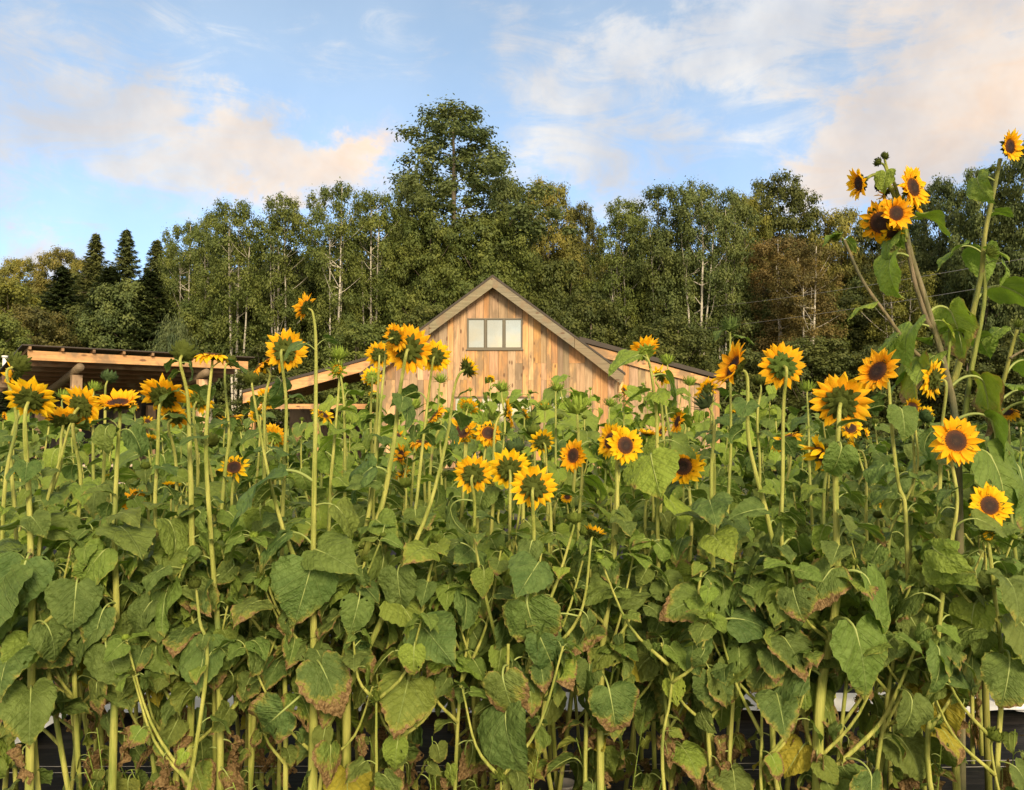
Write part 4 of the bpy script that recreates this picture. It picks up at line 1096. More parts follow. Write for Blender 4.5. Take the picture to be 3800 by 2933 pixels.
B(2.45, 'sunflower with full round back-turned bloom just left of the tallest one', [[(1059, 1300), (1062, 1500), (1055, 1750), (1045, 2100), (1060, 2700)]], [(0, 150, (.05, .97, .12), 'flat', DARKG, 0)], 9, .15, 1900)
B(2.35, 'tallest sunflower left of the barn, its side-on bloom facing left, with branching side stems',
  [[(1134, 1140), (1168, 1260), (1172, 1500), (1166, 1800), (1162, 2200), (1165, 2600), (1160, 2900)],
   [(935, 1408), (955, 1500), (972, 1640), (1008, 1810), (1050, 1960), (1110, 2110), (1158, 2240)],
   [(1736, 1367), (1692, 1430), (1660, 1620), (1600, 1860), (1530, 2040), (1440, 2250), (1330, 2480), (1220, 2680), (1168, 2760)],
   [(1275, 2270), (1240, 2310), (1180, 2380)]],
  [(0, 100, (-.88, .25, .42), 'fwd', DARKG, 0), (1, 58, (-.2, .5, .7), 'bud', DARKG, 0), (2, 92, (.75, .45, .4), 'half', DARKG, 0)], 12, .17, 1960, thick=1.25,
  extra=[(1160, 2060, -85, .17, LF_D, (.1, .2, 0)), (1200, 2450, -60, .16, LF_D, (.5, .1, 0)), (1172, 1290, -10, .06, LF_H, (0, .1, 0)), (1164, 2540, -120, .19, LF_D, (.5, .1, 0)), (1160, 1790, -150, .2, LF_H, (0, .1, 0))])
B(2.7, 'sunflower with a half-open yellow bud facing the viewer left of the barn', [[(1253, 1372), (1258, 1480), (1240, 1650), (1225, 1850), (1230, 2300)]], [(0, 66, (0, -1, .12), 'cup', LIME, 0)], 9, .15, 1640, lime=.35)
B(3.0, 'sunflower with a spiky lime-green bud above the half-open one', [[(1258, 1318), (1275, 1480), (1280, 1700), (1275, 2000)]], [(0, 80, (0, .1, 1), 'young', LIME, 0)], 8, .13, 1420, lime=.5)
B(3.2, 'sunflower with a spiky lime bud in front of the shed opening', [[(351, 1440), (345, 1600), (350, 1900)]], [(0, 62, (.1, .1, 1), 'young', LIME, 0)], 9, .13, 1520, lime=.4)
B(2.8, 'sunflower with a small closed bud against the dark shed opening', [[(405, 1400), (390, 1520), (385, 1750), (360, 2100)]], [(0, 55, (.05, .55, .8), 'bud', (.07, .11, .05), 0)], 8, .13, 1760)
B(3.3, 'sunflower with a small wilting bloom among leaves below the shed corner', [[(851, 1556), (846, 1700), (830, 2000)]], [(0, 95, (-.2, -.3, .8), 'rag', DARKG, 0)], 9, .14, 1640)
B(3.4, 'sunflower with a small upturned bloom low under the shed, seen from the side', [[(553, 1628), (560, 1760), (558, 2000)]], [(0, 68, (0, .25, .95), 'fwd', MIDG, 0)], 9, .14, 1700)
B(3.1, 'sunflower half hidden with bright petals above the left lean-to beam', [[(990, 1482), (995, 1700), (990, 2100)]], [(0, 84, (.2, .8, .4), 'flat', MIDG, 0)], 9, .14, 1620)
B(3.2, 'sunflower with orange petals showing behind leaves below the left lean-to', [[(952, 1540), (960, 1700), (940, 2100)]], [(0, 66, (-.6, .3, .3), 'rag', MIDG, 0)], 9, .14, 1640)
B(3.3, 'sunflower with pale yellow petals over a lime-green cup, left of the tallest stem', [[(1018, 1625), (1022, 1800), (1020, 2100)]], [(0, 92, (.1, .75, .5), 'fwd', LIME, 0)], 9, .14, 1700, lime=.3)
B(3.1, 'sunflower with folded yellow petals right beside the tallest stem', [[(1200, 1540), (1195, 1700), (1190, 2100)]], [(0, 88, (.45, -.2, .6), 'rag', LIME, 0)], 9, .14, 1600, lime=.3)
B(2.9, 'sunflower with a pale golden double bloom low between the stems on the left', [[(868, 1735), (860, 1850), (850, 2200)]], [(0, 108, (.15, -.8, .5), 'rag', MIDG, 0)], 9, .15, 1850)
B(3.2, 'sunflower with a tiny bloom peeking over leaves, low on the left', [[(637, 1804), (635, 1950), (630, 2200)]], [(0, 66, (0, .3, .9), 'fwd', DARKG, 0)], 9, .14, 1860)
B(2.9, 'sunflower with back-turned orange bloom sunk low among leaves on the left', [[(498, 1865), (510, 2000), (500, 2300)]], [(0, 98, (.2, .9, -.1), 'flat', DARKG, 0)], 8, .15, 1950)
B(3.6, 'sunflower with a very small yellow bloom low at the left edge', [[(71, 1753), (75, 1850), (70, 2100)]], [(0, 40, (-.1, -.3, .9), 'fwd', DARKG, 0)], 9, .14, 1820)
B(3.0, 'sunflower with a closed green head facing away between the stems below the shed corner', [[(780, 1634), (790, 1800), (805, 2100)]], [(0, 66, (.1, .6, .6), 'bud', DARKG, 0)], 9, .14, 1740)
B(3.3, 'sunflower with a small yellow-tipped green bud low on the left', [[(396, 1768), (400, 1900), (405, 2100)]], [(0, 36, (0, -.2, 1), 'cup', LIME, 0)], 9, .14, 1850, lime=.15)
# middle
B(2.45, 'sunflower with a huge double back-turned bloom at the left side of the barn', [[(1519, 1296), (1480, 1480), (1462, 1640), (1430, 1820), (1395, 1950), (1330, 2130), (1290, 2350), (1285, 2900)], [(1468, 1252), (1434, 1290), (1415, 1480), (1400, 1660), (1380, 1830), (1350, 2000), (1320, 2140)]],
  [(0, 170, (.05, .97, .2), 'flat', DARKG, 0), (1, 104, (.55, .78, .3), 'flat', DARKG, -.05)], 12, .16, 1960, thick=1.15, extra=[(1475, 1500, -30, .08, LF_D, (0, .15, 0)), (1445, 1760, 190, .16, LF_H, (0, .1, 0))])
B(2.75, 'sunflower with a smaller back-turned bloom left of the huge double one', [[(1408, 1318), (1400, 1500), (1385, 1900), (1390, 2300)]], [(0, 98, (-.15, .9, .3), 'flat', DARKG, 0)], 8, .14, 1850)
B(2.5, 'sunflower with a back-turned bloom against the barn wall, right of the double one', [[(1614, 1323), (1592, 1450), (1570, 1640), (1540, 1900), (1490, 2200), (1480, 2700)]], [(0, 116, (.05, .96, .22), 'flat', DARKG, 0)], 9, .15, 1930,
  extra=[(1585, 1500, 175, .11, LF_H, (0, .1, 0))])
B(3.0, 'sunflower with a lime-backed golden bloom under the smaller back-turned one', [[(1381, 1400), (1375, 1550), (1370, 1900)]], [(0, 80, (-.2, .85, .3), 'fwd', LIME, 0)], 9, .14, 1530, lime=.4)
B(2.75, 'sunflower with its dark disc turned left and petals to the right, below the barn wall', [[(1612, 1543), (1600, 1700), (1610, 2100)]], [(0, 102, (-.72, -.12, .62), 'back', DARKG, 0)], 8, .14, 1820, extra=[(1612, 1590, -30, .09, LF_D, (0, .1, 0))])
B(2.9, 'sunflower with crowded half-folded bloom in front of the barn doors', [[(1716, 1600), (1720, 1800), (1715, 2200)], [(1738, 1512), (1735, 1600), (1722, 1760)]], [(0, 112, (-.25, -.75, .1), 'rag', MIDG, 0), (1, 78, (.2, .6, .6), 'fwd', LIME, .08)], 8, .14, 1800)
B(2.85, 'sunflower facing straight up with its dark disc on top, below the barn wall', [[(1569, 1641), (1575, 1800), (1580, 2200)]], [(0, 100, (.05, -.12, 1), 'back', DARKG, 0)], 8, .14, 1830)
B(2.85, 'sunflower with a nodding front-facing bloom at the foot of the barn doors', [[(1812, 1607), (1790, 1750), (1770, 2000), (1780, 2400)]], [(0, 100, (.1, -.85, .35), 'back', DARKG, 0)], 8, .14, 1830)
B(2.8, 'sunflower with a thin side-on bloom facing right in front of the barn doors', [[(1887, 1532), (1850, 1600), (1830, 1750), (1815, 2100)]], [(0, 108, (.92, -.05, .2), 'flat', MIDG, 0)], 8, .14, 1830)
B(3.0, 'sunflower with a twisted orange bloom low below the back-turned one by the barn', [[(1488, 1690), (1495, 1850), (1500, 2200)], [(1492, 1760), (1496, 1830), (1498, 1900)]], [(0, 84, (-.5, -.4, .2), 'rag', DARKG, 0), (1, 70, (.3, .1, -.3), 'rag', DARKG, .05)], 8, .14, 1880)
B(2.75, 'sunflower with a half-shed side bloom below the right corner of the barn doors', [[(2012, 1640), (2030, 1760), (2045, 1950), (2040, 2400)]], [(0, 100, (-.25, .85, .25), 'rag', DARKG, 0)], 8, .14, 1880)
B(2.7, 'sunflower facing front-left with a narrow oval disc below the barn window', [[(2128, 1691), (2150, 1780), (2148, 1950), (2140, 2400)]], [(0, 118, (-.72, -.66, .12), 'flat', DARKG, 0)], 8, .15, 1880)
B(2.45, 'sunflower with a pair of brown-disc blooms under the right end of the barn',
  [[(2320, 1653), (2300, 1760), (2290, 1900), (2270, 2150), (2232, 2450), (2229, 2900)], [(2266, 1636), (2288, 1730), (2285, 1860), (2276, 1990), (2262, 2150)]],
  [(0, 138, (.35, -.86, .15), 'flat', DARKG, -.03), (1, 128, (-.78, -.55, .2), 'flat', DARKG, .06)], 13, .16, 1980, thick=1.2, extra=[(2232, 2500, -80, .14, LF_D, (.4, .15, 0))])
B(3.0, 'sunflower with a small upturned bloom right of the paired brown-disc blooms', [[(2402, 1610), (2418, 1700), (2425, 1900), (2420, 2300)]], [(0, 72, (.1, -.1, 1), 'fwd', DARKG, 0)], 8, .14, 1760)
B(2.55, 'sunflower with back-turned bloom left of the two low central ones', [[(1757, 1760), (1762, 1900), (1750, 2200), (1762, 2800)]], [(0, 138, (.12, .93, .2), 'flat', DARKG, 0)], 9, .15, 1950, extra=[(1757, 1860, 160, .12, LF_D, (0, .1, 0))])
B(2.6, 'sunflower with full back-turned bloom, upper of the two low central ones', [[(1890, 1740), (1892, 1900), (1890, 2200), (1886, 2700)]], [(0, 148, (-.08, .93, .3), 'flat', DARKG, .05)], 8, .15, 1980)
B(2.3, 'forked sunflower with the lowest large back-turned bloom in the centre and two side stems',
  [[(1980, 1808), (1981, 2000), (1984, 2267), (1970, 2440), (1944, 2560), (1905, 2750), (1880, 2900)],
   [(2131, 1925), (2108, 1990), (2070, 2150), (2003, 2330), (1958, 2500)],
   [(1886, 2390), (1884, 2500), (1880, 2640), (1885, 2760), (1890, 2840)], [(2205, 1978), (2190, 2080), (2170, 2220), (2125, 2330), (2020, 2440), (1962, 2520)]],
  [(0, 160, (.1, .93, .12), 'flat', DARKG, 0), (1, 60, (.1, .1, 1), 'bud', MIDG, 0), (3, 82, (.35, .35, .8), 'half', DARKG, 0)], 12, .155, 2080, thick=1.2,
  extra=[(1975, 2120, -90, .135, LF_D, (0, .12, 0)), (1940, 2600, -120, .17, LF_D, (0, .12, 0)), (1975, 2330, -75, .13, LF_D, (0, .1, 0)), (1900, 2460, -100, .14, LF_D, (.5, .1, .1)), (1990, 2420, -20, .15, LF_D, (.2, .1, 0))])
B(3.4, 'sunflower with a small front-facing bloom right of the lowest large central one', [[(2105, 1845), (2110, 1950), (2105, 2200)]], [(0, 48, (.1, -.8, .6), 'back', DARKG, 0)], 8, .14, 1930)
B(2.7, 'sunflower with a ruffled closed green head above the central back-turned blooms', [[(1911, 1660), (1935, 1740), (1942, 1900), (1945, 2300)]], [(0, 78, (-.25, .2, .8), 'bud', (.07, .11, .05), 0)], 7, .14, 1900)
for (x, y, d, Z, k, t, lab) in [(1864, 1440, 66, 3.6, 'young', LIME, 'sunflower with a spiky lime bud centred above the barn doors'), (2066, 1440, 60, 3.8, 'young', LIME, 'sunflower with a spiky lime bud leaning left beside the small barn window'),
                                (2140, 1515, 112, 3.2, 'young', LIME, 'sunflower with a broad starry lime bud below the barn window'), (1635, 1410, 58, 3.8, 'young', LIME, 'sunflower with a small lime bud against the left part of the barn wall'),
                                (2021, 1510, 62, 3.3, 'cup', LIME, 'sunflower with a lime bud opening yellow between the two spiky buds'), (2265, 1498, 56, 4.0, 'young', LIME, 'sunflower with a small lime bud at the right end of the barn wall'),
                                (1533, 1502, 84, 3.3, 'young', LIME, 'sunflower with a feathery lime bud below the huge double bloom'), (1280, 1560, 70, 3.4, 'young', LIME, 'sunflower with a lime bud right of the folded yellow petals'),
                                (1390, 1515, 52, 3.2, 'bud', DARKG, 'sunflower with a dark closed bud under the lime-backed golden bloom'), (1503, 1795, 52, 2.7, 'bud', MIDG, 'sunflower with a closed green bud below the twisted orange bloom'),
                                (2399, 1775, 88, 2.7, 'young', DARKG, 'sunflower with a spiky green head left of the oval front-facing bloom'), (2996, 1440, 66, 3.4, 'young', LIME, 'sunflower with a lime bud right of the round back-turned bloom'),
                                (2820, 1412, 52, 3.3, 'bud', DARKG, 'sunflower with a dark flat bud left of the round back-turned bloom'), (2560, 1420, 60, 3.4, 'young', LIME, 'sunflower with a lime bud in front of the lean-to wall'),
                                (2475, 1340, 66, 3.3, 'young', LIME, 'sunflower with a lime bud right of the ruffled crown bloom'), (1980, 1600, 60, 3.6, 'bud', MIDG, 'sunflower with a green bud behind the half-shed side bloom'),
                                (236, 1470, 60, 3.5, 'young', LIME, 'sunflower with a lime bud between the two leftmost large blooms'), (700, 1500, 60, 3.5, 'young', LIME, 'sunflower with a lime bud left of the half hidden yellow bloom')]:
    B(Z, lab, [[(x, y), (x + sfr.uniform(-12, 12), y + 150), (x + sfr.uniform(-30, 30), y + 480)]], [(0, d, (sfr.uniform(-.2, .2), .2, 1), k, t, 0)], 10, .15, y + 75 if t == LIME else y + 180, lime=.42 if t == LIME else 0)
# right
B(2.6, 'sunflower with yellow crown petals over ruffled lime bracts right of the barn roof', [[(2392, 1305), (2425, 1400), (2437, 1560), (2440, 1900), (2450, 2400)]], [(0, 128, (-.25, .62, .75), 'fwd', LIME, 0)], 10, .16, 1560, lime=.35,
  extra=[(2415, 1370, 200, .12, LF_H, (0, .55, 0)), (2425, 1400, -10, .13, LF_H, (0, .45, 0)), (2425, 1460, 170, .12, LF_S, (0, .6, 0))])
B(3.0, 'sunflower with torn petals peeking from behind the ruffled crown bloom', [[(2452, 1396), (2455, 1500), (2450, 1900)]], [(0, 78, (.7, .3, .4), 'rag', MIDG, 0)], 8, .15, 1520, lime=.3)
B(2.6, 'tall sunflower with a spiky crown-like green bud above the side-on bloom', [[(2708, 1212), (2710, 1400), (2712, 1650), (2700, 1900), (2690, 2200), (2700, 2800)]], [(0, 92, (0, .12, 1), 'young', (.10, .15, .05), 0)], 9, .15, 1900,
  extra=[(2708, 1240, 200, .06, LF_H, (0, .1, 0)), (2709, 1262, 0, .07, LF_H, (0, .25, 0))])
B(2.35, 'sunflower with a large side-on bloom facing left, right of the lean-to', [[(2722, 1362), (2748, 1440), (2775, 1600), (2800, 1740), (2850, 1930), (2880, 2150), (2870, 2800)]],
  [(0, 185, (-.86, -.12, .38), 'fwd', DARKG, 0)], 11, .16, 1960)
B(2.9, 'sunflower with golden petals seen from behind at the lean-to end', [[(2621, 1446), (2640, 1560), (2650, 1900)]], [(0, 98, (-.55, .6, .55), 'flat', DARKG, 0)], 8, .14, 1840)
B(2.45, 'sunflower with a shaggy closed green head drooping in front of the side-on bloom', [[(2618, 1495), (2636, 1560), (2640, 1750), (2643, 1980), (2646, 2200), (2632, 2550), (2643, 2900)]], [(0, 100, (-.5, .2, .7), 'young', (.07, .10, .05), 0)], 13, .16, 2000, thick=1.15,
  extra=[(2643, 2150, -80, .13, LF_D, (0, .3, 0)), (2640, 2230, -50, .16, LF_D, (0, .3, 0))])
B(2.4, 'sunflower with a perfect round back-turned bloom right of the lean-to roof', [[(2903, 1358), (2908, 1500), (2905, 1750), (2900, 2000), (2920, 2300), (2925, 2900)]], [(0, 162, (.02, .98, .15), 'flat', (.10, .15, .035), 0)], 11, .15, 1980)
B(2.3, 'sunflower with the biggest drooping bloom, turned away to the right, on a thick stem', [[(3121, 1492), (3100, 1580), (3101, 1800), (3104, 2000), (3106, 2200), (3072, 2420), (3040, 2620), (3036, 2900)],
   [(3450, 2262), (3415, 2370), (3340, 2540), (3270, 2680), (3150, 2800), (3050, 2890)], [(3165, 2270), (3140, 2330), (3095, 2390)]],
  [(0, 200, (.42, .82, .25), 'flat', DARKG, 0), (1, 56, (.2, -.1, 1), 'bud', MIDG, 0), (2, 36, (.1, -.7, .6), 'bud', DARKG, 0)], 14, .17, 2000, thick=1.25,
  extra=[(3103, 1640, -100, .105, LF_D, (0, .3, 0)), (3090, 2330, -75, .20, LF_D, (.1, .35, 0)), (3104, 2150, -130, .15, LF_D, (.55, .2, 0)), (3104, 2130, -35, .19, LF_D, (.1, .35, 0)), (3400, 2400, -60, .14, LF_D, (.1, .2, 0)), (3120, 2820, -60, .14, LF_D, (.5, .1, 0))])
B(2.45, 'sunflower with a dark disc facing left, near the giant plant', [[(3258, 1378), (3295, 1460), (3310, 1600), (3335, 1800), (3360, 1900), (3370, 2300), (3360, 2700)]], [(0, 168, (-.82, -.38, .35), 'flat', DARKG, 0)], 10, .16, 1900,
  extra=[(3300, 1530, -80, .10, LF_D, (0, .25, 0)), (3325, 1740, 200, .09, LF_H, (0, .2, 0))])
B(2.5, 'sunflower with a drooping back-turned bloom in front of the giant stalk', [[(3464, 1408), (3484, 1490), (3494, 1600), (3488, 1780), (3480, 2000), (3480, 2250), (3520, 2600), (3550, 2900)]], [(0, 138, (-.55, .75, .15), 'flat', DARKG, 0)], 12, .16, 1950, thick=1.1)
B(2.55, 'sunflower with a small half-open orange bloom facing the viewer', [[(3384, 1514), (3390, 1650), (3392, 1760), (3380, 1900), (3385, 2300)]], [(0, 76, (0, -.97, .2), 'half', MIDG, 0)], 8, .15, 1900)
B(2.5, 'sunflower with a closed scaly bud beside the half-open orange bloom', [[(3432, 1547), (3420, 1640), (3405, 1740), (3350, 1880), (3305, 1975), (3290, 2200), (3290, 2700)]], [(0, 58, (.75, -.1, .5), 'bud', (.05, .09, .04), 0)], 10, .15, 1930)
B(2.35, 'sunflower with perfect viewer-facing bloom, larger and higher of two on the right', [[(3547, 1636), (3556, 1730), (3552, 1850), (3530, 2020), (3500, 2200), (3470, 2500), (3450, 2900)]], [(0, 172, (-.03, -.98, .2), 'flat', MIDG, 0)], 11, .15, 1960)
B(2.35, 'sunflower with perfect viewer-facing bloom, lower and smaller of two on the right', [[(3672, 1876), (3668, 2010), (3690, 2200), (3720, 2500), (3700, 2900)], [(3662, 1990), (3658, 2080), (3658, 2270), (3690, 2400)]],
  [(0, 148, (-.03, -.98, .18), 'flat', MIDG, 0), (1, 62, (.05, -.95, .3), 'cup', MIDG, -.05)], 11, .16, 2120)
B(2.65, 'sunflower with an oval front-facing bloom below the lean-to, disc turned left', [[(2536, 1732), (2558, 1800), (2566, 1950), (2570, 2300)]], [(0, 140, (-.42, -.86, .25), 'flat', DARKG, 0)], 9, .15, 1880, extra=[(2560, 1830, 200, .11, LF_H, (0, .1, 0))])
B(3.2, 'sunflower with golden petals behind the oval front-facing bloom', [[(2585, 1718), (2588, 1850), (2590, 2200)]], [(0, 70, (.4, .6, .5), 'flat', DARKG, 0)], 8, .14, 1840)
B(3.0, 'sunflower with a narrow dark disc facing left in front of the lean-to wall', [[(2515, 1565), (2535, 1680), (2530, 2100)]], [(0, 92, (-.88, -.2, .25), 'flat', DARKG, 0)], 9, .14, 1740)
B(2.9, 'sunflower with bright petals tilted up to the left below the round back-turned bloom', [[(2915, 1630), (2900, 1720), (2895, 1900), (2890, 2300)]], [(0, 118, (-.5, -.1, .8), 'back', DARKG, 0)], 9, .14, 1820)
B(2.7, 'sunflower with a wide nodding arc of petals below the biggest drooping bloom', [[(3050, 1690), (3060, 1800), (3055, 2000), (3050, 2300)]], [(0, 150, (-.62, -.15, -.35), 'rag', DARKG, 0)], 8, .14, 1880)
B(2.8, 'sunflower with a folded side bloom right of the biggest stem', [[(3165, 1668), (3180, 1760), (3215, 1950), (3240, 2200)]], [(0, 84, (-.85, .1, .1), 'half', MIDG, 0)], 8, .14, 1880)
B(3.0, 'sunflower with a small dark disc just under the biggest drooping bloom', [[(3158, 1590), (3195, 1680), (3235, 1850), (3265, 2000), (3270, 2300)]], [(0, 82, (-.35, -.8, .4), 'back', DARKG, 0)], 8, .14, 1880)
B(3.3, 'sunflower with a small side-on bloom near the right edge behind the giant leaves', [[(3736, 1532), (3745, 1650), (3750, 1900)]], [(0, 90, (-.35, -.3, .75), 'back', DARKG, 0)], 6, .14, 1800)
B(3.3, 'sunflower with a little orange bloom low beside the thick stem on the right', [[(3288, 1872), (3290, 2000), (3290, 2300)]], [(0, 50, (.3, .7, .3), 'flat', DARKG, 0)], 8, .14, 1950)
for (x, y, d, Z, k, t, f, lab) in [(1574, 2188, 54, 2.4, 'young', LIME, (0, -.5, .8), 'sunflower side shoot plant with a lime bud, left of the forked central sunflower'), (1742, 2301, 48, 2.4, 'young', LIME, (0, -.8, .5), 'sunflower with a small starry bud low in the centre'),
                                   (2336, 2182, 52, 2.5, 'young', (.09, .13, .05), (.1, 0, 1), 'sunflower with a grey-green bud right of the paired blooms stem'), (1862, 2127, 56, 2.5, 'young', MIDG, (-.3, 0, 1), 'sunflower with a green bud left of the forked plant'),
                                   (2039, 2001, 52, 2.6, 'young', (.05, .05, .04), (.1, .1, 1), 'sunflower with a dull dark spent head below the lowest large bloom'), (1859, 2880, 64, 2.2, 'young', MIDG, (0, -.4, .9), 'short sunflower shoot with a spiky bud at the bottom centre'),
                                   (1396, 2590, 60, 2.25, 'young', MIDG, (0, -.2, 1), 'short sunflower shoot with a leafy bud at the lower left of centre'), (723, 2165, 50, 2.25, 'bud', DARKG, (0, -.5, .9), 'sunflower with a small dark bud framed by four pale leaves on the left'),
                                   (2831, 2592, 50, 2.3, 'bud', MIDG, (0, -.4, .9), 'short sunflower shoot with a bud low on the right'), (2500, 2475, 46, 2.3, 'bud', DARKG, (0, -.5, .8), 'sunflower with a dark bud in a rosette of bright leaves right of centre'),
                                   (3260, 1912, 40, 2.6, 'bud', DARKG, (.1, .2, 1), 'sunflower with a tiny dark bud on the right below the weeds'), (2720, 2080, 42, 2.4, 'bud', DARKG, (.1, -.3, 1), 'sunflower with small bright leaves round a bud on the right'),
                                   (3690, 2730, 60, 2.3, 'bud', MIDG, (.2, -.3, 1), 'short sunflower shoot with a bud in the lower right corner')]:
    r = B(Z, lab, [[(x, y), (x + sfr.uniform(-14, 14), y + 120), (x + sfr.uniform(-60, 60), y + 380)]], [(0, d, f, k, t, 0)], 7, .13, y + 110, lime=.12)
    if y < 2700:
        pass

# ---- the giant many-headed sunflower on the right
def giant():
    Z = 3.1; base = Vector((P(3560, 2600, Z).x, Z, 0))
    root = thing('giant_sunflower', base, 'giant branching sunflower with reddish stalks and a cluster of blooms high on the right', 'sunflower', GH)
    ST = [([(3363, 866), (3385, 960), (3430, 1100), (3475, 1250), (3510, 1380), (3545, 1560), (3560, 1900)], .010, .016, (.48, .40, .9)),
          ([(3133, 892), (3200, 1040), (3290, 1170), (3370, 1280), (3440, 1350), (3512, 1410)], .006, .010, (.55, .42, 1.0)),
          ([(3712, 590), (3690, 700), (3655, 870), (3645, 990), (3620, 1120), (3590, 1250), (3560, 1350), (3530, 1440)], .008, .014, (.62, .6, .5)),
          ([(3650, 1000), (3655, 1080), (3640, 1200), (3600, 1400), (3572, 1620)], .007, .011, (.6, .66, .55)),
          ([(3362, 868), (3390, 1030), (3430, 1160), (3452, 1220)], .008, .010, (.5, .38, 1.0)),
          ([(3195, 682), (3235, 652), (3268, 652), (3300, 690), (3345, 790), (3365, 880)], .006, .010, (.6, .65, .45)),
          ([(3280, 580), (3297, 640), (3322, 690), (3350, 790)], .0045, .008, (.6, .65, .45)),
          ([(3258, 603), (3280, 612), (3292, 640)], .004, .005, (.6, .65, .45)),
          ([(3262, 690), (3290, 680), (3318, 710)], .005, .007, (.6, .65, .45)),
          ([(3384, 700), (3350, 735), (3352, 800), (3364, 870)], .006, .009, (.6, .65, .45)),
          ([(3326, 792), (3342, 830), (3362, 880)], .006, .009, (.6, .65, .45)),
          ([(3272, 824), (3320, 800), (3350, 830), (3366, 890)], .008, .011, (.6, .65, .45)),
          ([(3350, 860), (3362, 900)], .006, .008, (.6, .65, .45)),
          ([(3774, 1225), (3752, 1300), (3728, 1400), (3700, 1500), (3680, 1650), (3640, 1900)], .007, .013, (.6, .58, .45)),
          ([(3525, 1220), (3522, 1300), (3514, 1380)], .005, .006, (.7, .8, .6)), ([(3860, 1270), (3780, 1310), (3748, 1330)], .004, .005, (.5, .38, 1.0))]
    dense = []
    for i, (pp, r0, r1, c) in enumerate(ST):
        w = [P(x, y, Z + (.05 if i in (2, 3, 13) else 0)) for x, y in pp]
        if i == 0: w.append(base)
        if i == 13: w.append(base + Vector((.12, .02, 0)))
        d = catmull(w, 5); dense.append(d)
        if i == 0: inst('stem', stem_mesh([([p - base for p in d], r0, r1)]), root, color=c)
        else: inst('branch', stem_mesh([([p - base for p in d], r0, r1)]), root, color=c)
    for (x, y, d, f, k, t, dz) in [(3747, 545, 122, (.35, -.75, -.05), 'fwd', DARKG, 0), (3188, 682, 118, (-.86, -.1, -.15), 'fwd', DARKG, 0), (3388, 696, 150, (.42, -.75, .1), 'flat', DARKG, -.03),
                                   (3326, 792, 124, (.1, -.95, -.05), 'fwd', DARKG, -.08), (3268, 826, 165, (-.7, -.6, -.3), 'back', DARKG, .0), (3402, 768, 100, (.6, -.1, -.5), 'rag', DARKG, .03),
                                   (3312, 866, 90, (0, -.5, -.7), 'rag', DARKG, -.03), (3290, 712, 80, (-.3, .1, .3), 'rag', DARKG, .06),
                                   (3283, 580, 34, (.5, -.2, .6), 'bud', DARKG, 0), (3258, 602, 32, (-.6, -.2, .1), 'bud', DARKG, 0), (3262, 692, 34, (-.3, -.6, -.3), 'bud', (.03, .03, .02), 0),
                                   (3108, 880, 60, (-.7, 0, .7), 'young', MIDG, 0), (3675, 935, 70, (.6, -.6, .2), 'young', MIDG, -.04), (3780, 1205, 50, (.2, -.1, 1), 'young', MIDG, 0), (3530, 1215, 44, (.2, -.2, 1), 'young', MIDG, 0), (3683, 628, 26, (-.6, -.2, .4), 'bud', DARKG, 0)]:
        head(root, base, P(x, y, Z + dz), d, f, k, Z + dz, t)
    # leaves: x, y of the attachment, azimuth (deg; -90 = to the viewer), length m, mesh set, colour
    for (x, y, a, s, ms, col) in [(3375, 845, -15, .19, LF_H, (0, .3, 0)), (3365, 870, 200, .10, LF_D, (0, .2, 0)), (3392, 960, 190, .24, LF_D, (0, .42, .05)), (3450, 1150, 15, .28, LF_D, (.35, .4, .1)),
                                  (3452, 1200, -25, .12, LF_D, (.2, .6, .15)), (3460, 1230, 195, .24, LF_D, (0, .35, 0)), (3380, 880, 185, .16, LF_H, (0, .25, 0)), (3505, 1360, 185, .26, LF_D, (.45, .45, .3)),
                                  (3280, 1145, 170, .14, LF_H, (0, .45, .1)), (3375, 1270, 190, .13, LF_H, (0, .35, 0)), (3370, 1275, 20, .12, LF_H, (0, .3, 0)), (3690, 660, 200, .17, LF_D, (0, .25, 0)),
                                  (3700, 610, 180, .11, LF_H, (0, .2, 0)), (3655, 800, 10, .11, LF_H, (0, .3, 0)), (3645, 930, 175, .18, LF_H, (0, .3, 0)), (3645, 925, 60, .20, LF_H, (0, .25, 0)),
                                  (3645, 940, -60, .15, LF_S, (0, .3, 0)), (3640, 985, -40, .13, LF_D, (0, .35, 0)), (3630, 1110, 5, .27, LF_H, (0, .3, 0)), (3535, 1430, -5, .30, LF_D, (.55, .35, .1)),
                                  (3540, 1420, 160, .22, LF_H, (0, .3, 0)), (3515, 1390, -150, .22, LF_H, (0, .3, 0)), (3550, 1560, -20, .32, LF_D, (0, .28, 0)), (3560, 1700, -60, .34, LF_D, (.1, .12, 0)),
                                  (3555, 1600, 195, .22, LF_D, (0, .1, 0)), (3560, 1800, 150, .26, LF_H, (0, .1, 0)), (3772, 1235, 190, .14, LF_H, (0, .3, 0)), (3772, 1240, -20, .13, LF_S, (0, .3, 0)),
                                  (3700, 1500, 5, .30, LF_H, (0, .25, 0)), (3690, 1580, -30, .34, LF_H, (0, .2, 0)), (3735, 1390, 10, .26, LF_H, (0, .3, 0)), (3590, 1250, 30, .16, LF_H, (0, .3, 0)), (3528, 1235, 170, .12, LF_S, (0, .35, 0)), (3528, 1240, 10, .12, LF_S, (0, .35, 0)),
                                  (3670, 1750, -50, .32, LF_D, (.05, .1, 0)), (3565, 2000, -90, .3, LF_D, (.1, .05, 0)), (3130, 900, 30, .09, LF_S, (0, .3, 0)), (3130, 905, 180, .10, LF_H, (0, .3, 0)), (3320, 700, 20, .10, LF_H, (0, .35, 0)), (3300, 665, -140, .11, LF_D, (0, .35, .1))]:
        pt = P(x, y, Z); dp = min(dense, key=lambda d: min((pt - p).length for p in d)); p = min(dp, key=lambda q: (q - pt).length)
